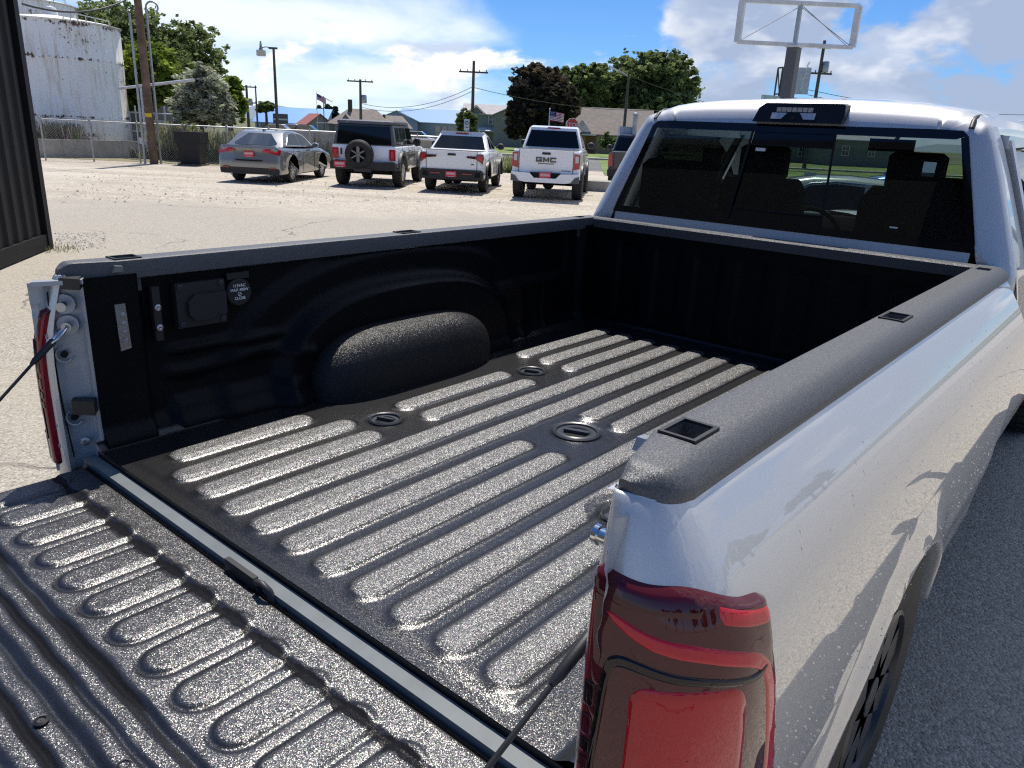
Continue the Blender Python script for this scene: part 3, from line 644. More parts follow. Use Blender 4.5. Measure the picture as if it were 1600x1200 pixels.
b = MB(); b.tube([(mid[0], mid[1], zt_-.1), bl], .014, 5); b.tube([(mid[0], mid[1], zt_-.1), br], .014, 5); b.tube([(mid[0]+.1*ux[0], mid[1]+.1*ux[1], zt_-.1), (br[0]-.15*ux[0], br[1]-.15*ux[1], br[2])], .014, 5); b.build('brace_wire', M['galv'], sf)
b = MB(); b.beam((mid[0], mid[1], 0), (mid[0], mid[1], zb_-.05), .40, .40); b.build('post', pmat('post_grey', (.11, .11, .115), .5, .2), sf)
b = MB(); b.beam((mid[0], mid[1], zb_-.10), (mid[0], mid[1], zb_-.03), .5, .5); b.build('cap_plate', M['white_metal'], sf)
# billboard farther off
bbp = base(1212, 60); bb = empty('billboard', bbp, YAW-.35, 'weathered two sided billboard seen at an angle behind the sign post', 'billboard')
z0, z1 = HZ(1210, 146, 60), HZ(1205, 104, 60)
b = MB(); b.box((.75, 0, (z0+z1)/2), (1.9, .08, z1-z0)); b.build('panel', pmat('bill', (.55, .53, .62), .6, var=.12, vscale=4), bb)
b = MB(); b.beam((-.3, .1, z0), (-.65, .7, z0), .1, .1); b.beam((-.3, .1, z1), (-.65, .7, z1), .1, .1); b.beam((-.65, .7, z0-.6), (-.65, .7, z1), .12, .12); b.beam((-.3, .1, z0-.6), (-.3, .1, z1), .12, .12); b.beam((-.3, .1, z0), (-.65, .7, z1), .06, .06); b.build('back_frame', M['pole_dark'], bb)
b = MB(); b.prism([(-1.5, z0-.55), (1.9, z0-.75), (1.9, z0-.3), (-1.5, z0-.1)], -.3, .5, 'xz'); b.build('catwalk', M['white_metal'], bb)
b = MB(); b.tube([(.3, .3, 0), (.3, .3, z0)], .25, 8); b.build('post', M['pole_dark'], bb)
wv = MB()
for i in range(6): wv.tube([(1.1+.05*i, -.05, z0+.3+.32*i), (1.25+.05*i, -.05, z0+.6+.32*i)], .05, 5)
wv.build('faded_lettering', M['trim_white'], bb)
# stop sign
sp = base(893, 50); c = empty('stop_sign', sp, YAW+.15, 'red octagonal stop sign beside the maroon tree', 'sign')
z = HZ(893, 195.5, 50); oc = lambda r_: [(r_*math.cos(R(22.5+45*i)), z+r_*math.sin(R(22.5+45*i))) for i in range(8)]
b = MB(); b.tube([(0, .04, 0), (0, .04, z+.2)], .035, 6); b.build('post', M['galv'], c)
b = MB(); b.prism(oc(.44), -.012, .012, 'xz'); b.build('border', M['trim_white'], c)
b = MB(); b.prism(oc(.40), -.018, -.0121, 'xz'); b.build('face', M['red_sign'], c)
text_mesh('lettering', 'STOP', .36, .004, M['trim_white'], c, Matrix.Translation((0, -.024, z))@Matrix.Rotation(R(90), 4, 'X'))
# white lettered sign beside the shrub
wsn = base(729, 62); c = empty('yard_sign', wsn, YAW, 'small white sign on a post in front of the dark green shrub', 'sign')
b = MB(); b.box((0, 0, HZ(729, 195, 62)), (.42, .04, .85)); b.build('panel', M['trim_white'], c); b = MB(); b.tube([(0, .04, 0), (0, .04, 2.2)], .03, 6); b.build('post', M['galv'], c)
b = MB(); z_ = HZ(729, 192, 62); b.lathe([(.10, 0), (.14, 0), (.14, -.02), (.10, -.02)], (0, -.025, z_), 'y', 16); b.box((0, -.03, z_-.32), (.28, .012, .05)); b.build('emblem', M['dark_metal'], c)
# flags
def flag(name, px, pyt, D, w, h, label, droop=.1, tat=0, us=True):
    b0 = base(px, D); z = HZ(px, pyt, D); c = empty(name, b0, YAW, label, 'flag')
    b = MB(); b.tube([(0, 0, 0), (0, 0, z)], [.05, .035], 6); b.lathe([(.01, -.06), (.06, 0), (.01, .06)], (0, 0, z+.05), n=8); b.build('flag_pole', M['white_metal'], c)
    f = MB(); nx, nz = 16, 13
    P = [[(.05+w*i/nx, .12*math.sin(i*.8+j*.15)*(i/nx), z-.1-h*j/nz-droop*w*(i/nx)**1.4) for i in range(nx+1)] for j in range(nz+1)]
    vs = [p for r_ in P for p in r_]
    for j in range(nz):
        for i in range(nx):
            mi = 2 if (i < nx*.42 and j < 7) else (0 if j % 2 == 0 else 1)
            f.put([P[j][i], P[j][i+1], P[j+1][i+1], P[j+1][i]], [(0, 1, 2, 3)], mi)
    s_ = MB()
    f.build('flag_cloth', [M['flag_red'], M['flag_white'], M['flag_blue']], c)
    for jj in range(3):
        for ii in range(4): 
            k_ = P[1+jj*2][1+ii]; s_.box((k_[0]+w/nx*.4, k_[1]-.015, k_[2]-.02*h), (w*.028, .006, w*.028))
    s_.build('stars', M['flag_white'], c)
    return c
flag('flag', 857, 171, 55, .95, .62, 'bright stars and stripes flag in front of the maroon tree', .12)
flag('flag', 496, 145, 105, 1.15, .75, 'far stars and stripes flag above the conifers, on the left pole', .55)
b0 = base(506.5, 108); c = empty('flag', b0, YAW, 'tattered pale flag streaming beside the far stars and stripes flag', 'flag')
b = MB(); z = HZ(506, 150, 108); b.tube([(0, 0, 0), (0, 0, z)], [.08, .06], 6); b.build('flag_pole', M['pole_dark'], c)
b = MB(); b.grid([[(.05+.12*i, .08*math.sin(i), z-.1-.06*i-.9*j*(1-.05*i)) for i in range(11)] for j in (0, .18)]); b.build('flag_cloth', M['flag_white'], c)
# ------------------------------------------------------------------ houses and sheds
M['brick'] = None
def brick_mat():
    mt = bpy.data.materials.new('tan_brick'); mt.use_nodes = True; q = NT(mt.node_tree); b = q.n['Principled BSDF']
    co = q.new('ShaderNodeTexCoord').outputs['Object']; n = q.new('ShaderNodeTexBrick'); x, y, z = q.xyz(co); q.put(n.inputs['Vector'], q.comb(q.add(x, y), z, 0.0))
    n.inputs['Scale'].default_value = 4; n.inputs['Color1'].default_value = (.27, .17, .09, 1); n.inputs['Color2'].default_value = (.34, .23, .13, 1); n.inputs['Mortar'].default_value = (.33, .28, .22, 1)
    q.put(b.inputs['Base Color'], n.outputs[0]); b.inputs['Roughness'].default_value = .85; return mt
M['brick'] = brick_mat()
M['siding'] = pmat('siding', (.24, .255, .25), .7, var=.06); M['siding_grey'] = pmat('siding_b', (.23, .23, .225), .7, var=.06)  # second, plain grey siding tone for a gable, the wing and the bungalow
M['shingle'] = pmat('shingle', (.24, .205, .18), .9, var=.15, vscale=2.5, bump=.5, bscale=12, bdist=.03)
M['shingle_light'] = pmat('shingle_light', (.42, .40, .40), .9, var=.12, vscale=2.5, bump=.5, bscale=12, bdist=.03)
M['blue_roof'] = pmat('blue_roof', (.16, .34, .72), .35, .2, var=.08); M['metal_wall'] = pmat('metal_wall', (.45, .48, .50), .5, var=.06)
M['blue_wall'] = pmat('blue_wall', (.26, .34, .46), .5, var=.06); M['roof_pale'] = pmat('roof_pale', (.36, .50, .68), .3, .3); M['green_roof'] = pmat('green_roof', (.45, .62, .56), .35, .2)
def win(root, x, y, z, w, h, frame, face='f', panes=2):
    f = MB(); t_ = .07
    def bx(mb, c, s): 
        if face == 'f': mb.box(c, s)
        else: mb.box((c[1], c[0], c[2]), (s[1], s[0], s[2]))
    def cc(a, b_, c_): return (a, b_, c_)
    for sx in (-1, 1): bx(f, (x+sx*(w/2-t_/2), y, z), (t_, .08, h))
    for sz in (-1, 1): bx(f, (x, y, z+sz*(h/2-t_/2)), (w-2*t_-.002, .08, t_))
    for i in range(1, panes): bx(f, (x-w/2+w*i/panes, y, z), (.05, .078, h-2*t_-.002))
    bx(f, (x, y, z), (w-2*t_-.004, .07, .045)); fo = f.build('window', frame, root)
    p = MB(); bx(p, (x, y+.012 if face == 'f' else y, z), (w-2*t_, .05, h-2*t_)); p.build('pane', M['window'], fo)
def gable(name, px, D, w, d, h, rise, yaw, wall, roof, label, ridge='x', over=.35, cat='house', off=0.0, gable_m=None, hip=0.0):
    b0 = base(px, D); root = empty(name, b0, YAW+yaw, label, cat); b = MB()
    if ridge == 'x':
        b.prism([(0, 0), (d, 0), (d, h), (d/2, h+rise*(0 if hip else 1)), (0, h)], -w/2, w/2, 'yz'); b.build('wall', wall, root)
        sl_ = rise/(d/2); hh = hip
        for s_ in (0, 1):
            r_ = MB(); y0 = -over if s_ == 0 else d+over; y1 = d/2; z0 = h-sl_*over; z1 = h+rise; th = .12
            r_.put([(-w/2-over, y0, z0+.02), (w/2+over, y0, z0+.02), (w/2+over-hh, y1, z1+.02), (-w/2-over+hh, y1, z1+.02), (-w/2-over, y0, z0+th), (w/2+over, y0, z0+th), (w/2+over-hh, y1, z1+th), (-w/2-over+hh, y1, z1+th)],
                   [(3, 2, 1, 0), (4, 5, 6, 7), (0, 1, 5, 4), (1, 2, 6, 5), (2, 3, 7, 6), (3, 0, 4, 7)]); r_.build('roof', roof, root)
        if hip:
            for s_ in (-1, 1):
                r_ = MB(); x0 = s_*(w/2+over); r_.put([(x0, -over, h-sl_*over+th), (x0, d+over, h-sl_*over+th), (x0-s_*hh, d/2, h+rise+th), (x0, -over, h-sl_*over), (x0, d+over, h-sl_*over)], [(0, 1, 2), (0, 3, 4, 1)]); r_.build('roof', roof, root)
    else:
        b.prism([(-w/2, 0), (w/2, 0), (w/2, h), (0, h+rise), (-w/2, h)], 0, d, 'xz'); b.build('wall', wall, root)
        sl_ = rise/(w/2)
        for s_ in (-1, 1):
            r_ = MB(); x0 = s_*(w/2+over); z0 = h-sl_*over; th = .12
            r_.put([(x0, -over, z0+.02), (x0, d+over, z0+.02), (0, d+over, h+rise+.02), (0, -over, h+rise+.02), (x0, -over, z0+th), (x0, d+over, z0+th), (0, d+over, h+rise+th), (0, -over, h+rise+th)],
                   [(3, 2, 1, 0), (4, 5, 6, 7), (0, 1, 5, 4), (1, 2, 6, 5), (2, 3, 7, 6), (3, 0, 4, 7)]); r_.build('roof', roof, root)
    return root
def slab(name, root, pts, mt): 
    b = MB(); b.put(pts, [tuple(range(len(pts)))]); n = len(pts); return b.build(name, mt, root)
# brick house behind the street light
BH = gable('brick_house', 957, 82, 7.6, 6.6, 2.05, 2.45, -.10, M['brick'], M['shingle'], 'tan brick house with steep brown shingle roof and white windows')
b = MB(); b.prism([(0.02, 2.06), (6.58, 2.06), (3.3, 4.45)], 3.803, 3.83, 'yz'); b.build('gable_wall', M['shingle_light'], BH)
win(BH, -.35, -.03, 1.2, 1.05, 1.35, M['trim_white']); win(BH, 2.55, -.03, 1.2, 1.0, 1.35, M['trim_white'])
b = MB(); b.box((-3.0, -.9, 1.82), (2.6, 1.6, .1)); b.build('porch_roof', M['trim_white'], BH); b = MB(); b.box((-2.2, -.02, .95), (1.0, .06, 1.9)); b.build('door', pmat('door_brown', (.14, .06, .035), .5), BH)
b = MB(); b.box((-4.1, -1.5, .9), (.12, .12, 1.75)); b.build('porch_post', M['trim_white'], BH)
b = MB(); b.put([(-4.2, -.2, 2.1), (-2.2, -.2, 2.1), (-3.2, -.1, 3.3), (-3.2, 2.4, 3.3)], [(0, 1, 2), (1, 3, 2), (0, 2, 3)]); b.build('porch_gable', M['shingle_light'], BH)
# grey two storey house
GH = gable('grey_house', 755, 96, 4.6, 7.0, 3.6, 1.1, .02, M['siding'], M['shingle_light'], 'grey two storey house with white windows and small porch', ridge='x')

win(GH, 1.05, -.03, 3.05, .95, 1.15, M['trim_white']); win(GH, -1.35, -.03, 3.05, .5, 1.1, M['trim_white'], panes=1)
b = MB(); b.prism([(-1.9, 3.62), (.1, 3.62), (-.9, 4.45)], -.10, 2.5, 'xz'); b.build('front_gable', M['siding_grey'], GH)
b = MB(); b.beam((-2.1, -.35, 3.55), (-.9, -.35, 4.55), .5, .09); b.beam((.3, -.35, 3.55), (-.9, -.35, 4.55), .5, .09); b.build('gable_trim', M['shingle_light'], GH)
b = MB(); b.prism([(-1.4, 1.75), (0, 2.15), (0, 2.05), (-1.4, 1.65)], -.6, 2.2, 'yz'); b.build('porch_roof', M['trim_white'], GH)
for x in (-.4, 2.1): b = MB(); b.box((x, -1.3, .85), (.12, .12, 1.66)); b.build('porch_post', M['trim_white'], GH)
b = MB(); b.box((1.2, -.03, .95), (.8, .05, 1.7)); b.build('door', pmat('door_tan', (.36, .30, .18), .6), GH)
GW = gable('grey_garage', 800, 94, 4.4, 6.5, 3.55, 1.0, .05, M['siding_grey'], M['shingle_light'], 'grey windowless wing behind the maroon tree', ridge='y', cat='house')
# tan roofed house
TH = gable('tan_house', 562, 100, 7.6, 6, 1.75, 1.75, .08, pmat('stucco', (.20, .20, .19), .8), M['shingle'], 'low grey house with brown hipped roof behind the white utility vehicle', hip=2.4)
b = MB(); b.prism([(-.9, 1.7), (1.0, 1.7), (.05, 2.9)], -.5, 2.8, 'xz'); o = b.build('dormer', M['shingle'], TH); o.location = (-1.7, -.1, 0)
b = MB(); b.box((-1.5, 2.6, 3.9), (.5, .5, 1.6)); b.build('chimney', pmat('chim', (.10, .07, .05), .9), TH)
win(TH, -2.6, -.03, 1.0, .8, 1.0, M['trim_white']); win(TH, -.8, -.03, 1.0, .8, 1.0, M['trim_white'])
b = MB(); b.box((-4.2, -.6, 1.72), (1.9, 1.4, .1)); b.build('porch_roof', M['trim_white'], TH)
T2 = gable('tan_wing', 606, 101, 5.0, 5, 1.6, 1.3, .08, pmat('stucco_b', (.20, .20, .19), .8), M['shingle'], 'brown roofed wing at the right of the low grey house', hip=1.2)
b = MB(); b.box((-.6, 1.4, 2.6), (.35, .35, 1.0)); b.build('vent_stack', M['pole_dark'], T2)
# small red roofed house
RH = gable('red_roof_house', 500, 112, 3.6, 4, 1.5, 1.3, .6, M['siding'], pmat('red_roof', (.34, .12, .10), .7), 'small house with faded red roof below the flags', ridge='y')
b = MB(); b.box((-.9, -.03, .8), (.5, .05, .7)); b.build('window', M['window'], RH)
# blue metal roofed buildings
BB = gable('blue_roof_building', 452, 122, 10.6, 9, 1.45, 2.2, 0, M['metal_wall'], M['blue_roof'], 'long building with bright blue metal roof behind the lamp post', cat='building')
b = MB(); b.box((-1.1, -.75, 1.6), (2.2, .4, 2.2)); b.build('front_panel', pmat('grey_sign', (.16, .145, .13), .7), BB); b = MB(); b.box((-1.1, -.97, 1.9), (2.25, .02, .22)); b.build('stripe', M['trim_white'], BB)
for x in (-3.9, 1.4, 3.4): b = MB(); b.box((x, -.03, .7), (1.0, .05, .9)); b.build('window', M['window'], BB)
for x in (-2.8, .7, 2.4): b = MB(); b.box((x, -.03, .6), (.5, .05, 1.2)); b.build('door', M['dark_metal'], BB)
MBB = gable('metal_building', 668, 125, 14.0, 12, 2.5, 2.0, -.32, M['metal_wall'], M['roof_pale'], 'long pale metal building with light blue roof behind the white vehicles', cat='building')
MB2 = gable('blue_gable_shed', 620, 121, 6.2, 6, 2.55, 1.35, .12, M['blue_wall'], M['roof_pale'], 'blue grey gabled metal shed at the left end of the pale building', ridge='y', cat='building')
b = MB(); b.box((.6, -.03, 2.3), (.75, .06, .8)); b.build('window', M['window'], MB2)
for i, px in enumerate((686, 694, 706)):
    c = empty('storage_rack', base(px, 78), YAW, ['grey bundled crate stack, leftmost of three in the far yard', 'middle grey bundled crate stack in the far yard', 'grey bundled crate stack nearest the dark green shrub'][i], 'crates')
    for j in range(3):
        b = MB(); b.box((0, 0, .45+.62*j), (.62, .6, .52)); b.build('crate', pmat('crate%d%d' % (i, j), (.22+.05*j, .20+.05*j, .19+.05*j), .8), c)
fb_ = empty('field_shed', base(668, 64), YAW, 'low tan wall in the yard behind the fence gate', 'wall')
b = MB(); b.box((0, 0, .5), (4.6, .25, .62)); b.build('wall', pmat('tanwall', (.38, .33, .24), .8, var=.1), fb_)
# far parked cars along the blue building: small three part shapes
def far_car(px, D, mt, label):
    c = empty('parked_car', base(px, D), YAW, label, 'car', 'far parked cars by the blue roofed building'); b = MB()
    b.prism([(-2.1, .3), (2.1, .3), (2.15, .75), (1.2, .88), (-1.2, .88), (-2.1, .8)], -.85, .85, 'xz'); b.build('body', mt, c)
    b = MB(); b.prism([(-1.3, .88), (1.2, .88), (.6, 1.38), (-.8, 1.38)], -.7, .7, 'xz'); b.build('cabin', M['car_glass_light'], c)
    b = MB(); b.prism([(.55, 1.385), (-.75, 1.385), (-.7, 1.43), (.5, 1.43)], -.69, .69, 'xz'); b.build('roof', mt, c)
    for x in (-1.35, 1.35): b = MB(); b.lathe([(.01, -.9), (.31, -.9), (.31, .9), (.01, .9)], (x, 0, .31), 'y', 14); b.build('wheel', M['rubber'], c)
far_car(434, 78, M['white_paint'], 'white far car left of the lamp post under the blue roof'); far_car(457, 88, M['white_paint'], 'white far car second along the blue roofed building')
far_car(478, 88, M['grey_paint'], 'grey far car at the right end of the blue roof'); far_car(650, 72, M['white_paint'], 'white far car behind the fence right of the utility vehicle')
# electrical cabinet and tall round post behind the dark pickup
eb = base(980, 30.5); c = empty('utility_cabinet', eb, YAW, 'pale blue grey electrical cabinet behind the dark pickup', 'cabinet')
b = MB(); b.box((0, .2, HZ(978, 218, 30.5)/2+.35), (.62, .6, HZ(978, 208, 30.5))); b.build('cabinet', pmat('cab', (.33, .38, .42), .5, .2, var=.1), c)
b = MB(); b.lathe([(.09, 0), (.09, .95), (.12, .97), (.12, 1.05), (.01, 1.08)], (.22, -.2, HZ(978, 222, 30.5)), n=12); b.build('pipe_cap', M['galv'], c, smooth=40)
# low concrete block by the dark pickup
cb_ = G(938, 299); c = tag(MB().box((0, 0, .17), (1.3, .9, .34)).build('concrete_block', M['concrete']), 'low pale concrete slab between the white and dark pickups', 'concrete block'); c.location = (cb_[0], cb_[1]+.3, 0); c.rotation_euler = (0, 0, YAW-.1)
# buildings and trees seen through the cab of the silver truck
TB = gable('green_roof_house', 1250, 84, 6.5, 6, 2.0, 1.5, .12, M['siding'], M['green_roof'], 'house with pale green metal roof seen through the truck cab')
for x in (-1.9, .3, 1.9): win(TB, x, -.03, 1.15, .8, 1.0, M['trim_white'])
TB2 = gable('grey_bungalow', 1345, 80, 7.5, 6, 2.6, 1.3, .12, M['siding_grey'], M['shingle_light'], 'grey bungalow right of the green roofed house behind the cab')
for x in (-1.6, 1.2): win(TB2, x, -.03, 1.5, .8, 1.0, M['trim_white'])
sheet('lawn', [(38, 4), (38, 40), (88, 70), (88, 8)], .020, M['grass'])
# far side of the street to the right, seen as reflections and from other angles
def plain_tree(loc, s, label, i):
    root = empty('street_tree', loc, 0, label, 'tree', 'trees along the street right of the truck')
    r = np.random.default_rng(i); cs = [(r.normal()*s*.4, r.normal()*s*.4, s*(1.0+.35*r.random())) for _ in range(4)]
    leaves('crown', cs, [(s*.7, s*.7, s*.5)]*4, 1500, .55, LM['green'], root, seed=i)
    MB().tube([(0, 0, 0), (0, 0, s*1.1)], [.25, .12], 7).build('trunk', M['bark'], root)
for i in range(15):
    r_ = np.random.default_rng(400+i); plain_tree((44+8*r_.random(), -42+9.5*i, 0), 2.6+1.6*r_.random(), 'round green street tree standing off to the right of the truck', 60+i)
# unseen dealer building inferred from the rear glass, size and nearness set to darken it
db = empty('dealer_building', (-10.5, -9.5, 0), R(3), 'dark grey metal building standing behind the tailgate side', 'building')
b = MB(); b.box((0, -4, 3.8), (17, 8, 7.6)); b.build('wall', pmat('dealer_wall', (.05, .052, .056), .7, var=.1), db)
b = MB(); b.box((0, -4, 7.68), (17.4, 8.4, .15)); b.build('roof', M['dark_metal'], db)
b = MB(); b.box((0, .04, .25), (16.9, .06, .5)); b.build('base_trim', M['dark_metal'], db)
# ------------------------------------------------------------------ parked vehicles (local frame: +y forward, origin on the ground under the rear axle)
M['alloy_mid'] = pmat('alloy_mid', (.22, .22, .225), .4, .6)
def poly_inset(P, d):
    n = len(P); out = []
    ar = sum(P[i][0]*P[(i+1) % n][1]-P[(i+1) % n][0]*P[i][1] for i in range(n)); sg = 1 if ar > 0 else -1
    for i in range(n):
        a, b, c = np.array(P[i-1]), np.array(P[i]), np.array(P[(i+1) % n])
        e1 = (b-a)/max(1e-6, np.linalg.norm(b-a)); e2 = (c-b)/max(1e-6, np.linalg.norm(c-b))
        n1 = np.array([-e1[1], e1[0]])*sg; n2 = np.array([-e2[1], e2[0]])*sg; bi = n1+n2; L = np.linalg.norm(bi)
        bi = bi/L if L > 1e-6 else n1; out.append(tuple(b+bi*d/max(.5, float(bi@n1))))
    return out
def shell(poly, hw, r=.06, tum=None, crown=0.0, mi=0):
    """side profile extruded to a rounded body; tum=(z0, k): narrows by k metres per metre above z0"""
    lay = [(hw-r*(1-math.cos(a)), r*(1-math.sin(a))) for a in np.linspace(0, math.pi/2, 4)]   # from side in
    xs = [(x, ins) for x, ins in lay][::1]; full = [(-x, i) for x, i in xs]+[(x, i) for x, i in reversed(xs)]
    V = []; n = len(poly)
    for x, ins in full:
        for (y, z) in poly_inset(poly, ins):
            xx = x
            if tum and z > tum[0]: xx = x*(1-tum[1]*(z-tum[0])/hw)
            V.append((xx, y, z))
    F = []
    for k in range(len(full)-1):
        for i in range(n): F.append((k*n+i, k*n+(i+1) % n, (k+1)*n+(i+1) % n, (k+1)*n+i))
    F.append(tuple(range(n))); F.append(tuple((len(full)-1)*n+i for i in range(n))[::-1])
    b = MB(); b.put(V, F, mi); return b
def arch(yc, zc, r, n=9, zb=None):
    a0 = math.asin(max(-1, min(1, ((zb if zb is not None else zc)-zc)/r))); 
    return [(yc-r*math.cos(a), zc+r*math.sin(a)) for a in np.linspace(a0, math.pi-a0, n)]
def side_plate(name, poly, hw, tum, mt, parent, out=.004, th=.02):
    o = None
    for s in (-1, 1):
        b = MB(); n = len(poly); V = []
        for off in (out, -th):
            for y, z in poly:
                x = hw+off
                if tum and z > tum[0]: x = x-tum[1]*(z-tum[0])
                V.append((s*x, y, z))
        b.put(V, [tuple(range(n)), tuple(range(n, 2*n))[::-1]]+[(i, (i+1) % n, n+(i+1) % n, n+i) for i in range(n)])
        o = b.build(name, mt, parent)
def rear_plate(name, poly, yf, mt, parent, th=.03):
    """polygon in x-z; yf gives the y of its outer face"""
    b = MB(); n = len(poly); V = [(x, yf(x, z), z) for x, z in poly]+[(x, yf(x, z)+th, z) for x, z in poly]
    b.put(V, [tuple(range(n)), tuple(range(n, 2*n))[::-1]]+[(i, (i+1) % n, n+(i+1) % n, n+i) for i in range(n)]); return b.build(name, mt, parent)
def wheel(parent, x, y, r, w, spokes=5, rim_m=None, rr=.62, side=1, sw=.09):
    """tyre with a rim, disc and spokes as its child; x is the outer face"""
    rim_m = rim_m or M['alloy']; s = 1 if x > 0 else -1; c = (x, y, r); f = lambda pr: [(a, -s*h) for a, h in pr]
    t_ = MB(); t_.lathe(f([(r*rr, .012), (r*.80, -.004), (r*.94, .006), (r*.985, .03), (r, .06), (r, w-.06), (r*.985, w-.03), (r*.9, w), (r*rr, w)]), c, 'x', 30)
    for k in range(30):
        a = 2*math.pi*k/30
        for h in (.05, w-.05): t_.beam((x-s*h+.03, y+r*math.cos(a), r+r*math.sin(a)), (x-s*h-.03, y+r*math.cos(a), r+r*math.sin(a)), .03, .016)
    to = t_.build('wheel', M['rubber'], parent, smooth=40)
    b = MB(); b.lathe(f([(r*rr+.002, .010), (r*rr*.96, .004), (r*rr*.92, .03), (r*rr*.9, w*.7)]), c, 'x', 30)
    for k in range(spokes):
        a = 2*math.pi*k/spokes+.3; d = np.array([0, math.cos(a), math.sin(a)]); cc = np.array(c)-np.array([s*.03, 0, 0])
        b.beam(tuple(cc+d*r*.06), tuple(cc+d*r*rr*.94), .03, r*sw*2.2)
    b.lathe(f([(.001, .008), (r*.13, .012), (r*.15, .04)]), c, 'x', 14); b.build('rim', rim_m, to, smooth=35)
    b = MB(); b.lathe(f([(.001, .09), (r*rr*.95, .09)]), c, 'x', 20); b.build('brake_disc', M['flat_black'], to)
    return to
def plate(parent, x, y, z, w=.31, h=.16):
    o = MB().box((x, y, z), (w, .012, h)).build('licence_plate', M['plate_red'], parent)
    b = MB(); b.box((x, y-.008, z+.012), (w*.86, .006, h*.52)); b.build('pale_band', M['plate_pink'], o)
    b = MB()
    for i in range(6): b.box((x-w*.30+i*w*.12, y-.013, z+.014+.008*(i % 2)), (w*.07, .004, h*.22))
    for i in range(5): b.box((x-w*.26+i*w*.13, y-.008, z-h*.40), (w*.08, .004, h*.10))
    b.build('plate_print', M['trim_white'], o)
def mirrors(parent, hw, y, z, mt, w=.2, h=.16):
    for s in (-1, 1):
        b = MB(); b.lathe([(.01, -.05), (.07, -.05), (.09, 0), (.085, .06), (.04, .10), (.01, .11)], (0, 0, 0), 'y', 14)
        b.v = [(s*(hw+.13)+p[0]*w/.16, y+p[1], z+p[2]*h/.16) for p in b.v]; b.beam((s*(hw-.03), y+.03, z-.04), (s*(hw+.08), y+.02, z-.02), .04, .04); b.build('mirror', mt, parent, smooth=50)
def place(root, RL, RR, h):
    p = (np.array(RL)+np.array(RR))/2; root.location = (float(p[0]), float(p[1]), 0); root.rotation_euler = (0, 0, h)
def handles(parent, hw, ys, z, mt, tum=None):
    for y in ys:
        for s in (-1, 1): b = MB(); b.box((s*(hw+.012), y, z), (.03, .18, .028)); b.build('door_handle', mt, parent)
def seams(parent, hw, lines):
    b = MB()
    for (y0, z0, y1, z1) in lines:
        for s in (-1, 1): b.beam((s*(hw+.0005), y0, z0), (s*(hw+.0005), y1, z1), .006, .010)
    b.build('door_gap', M['flat_black'], parent)

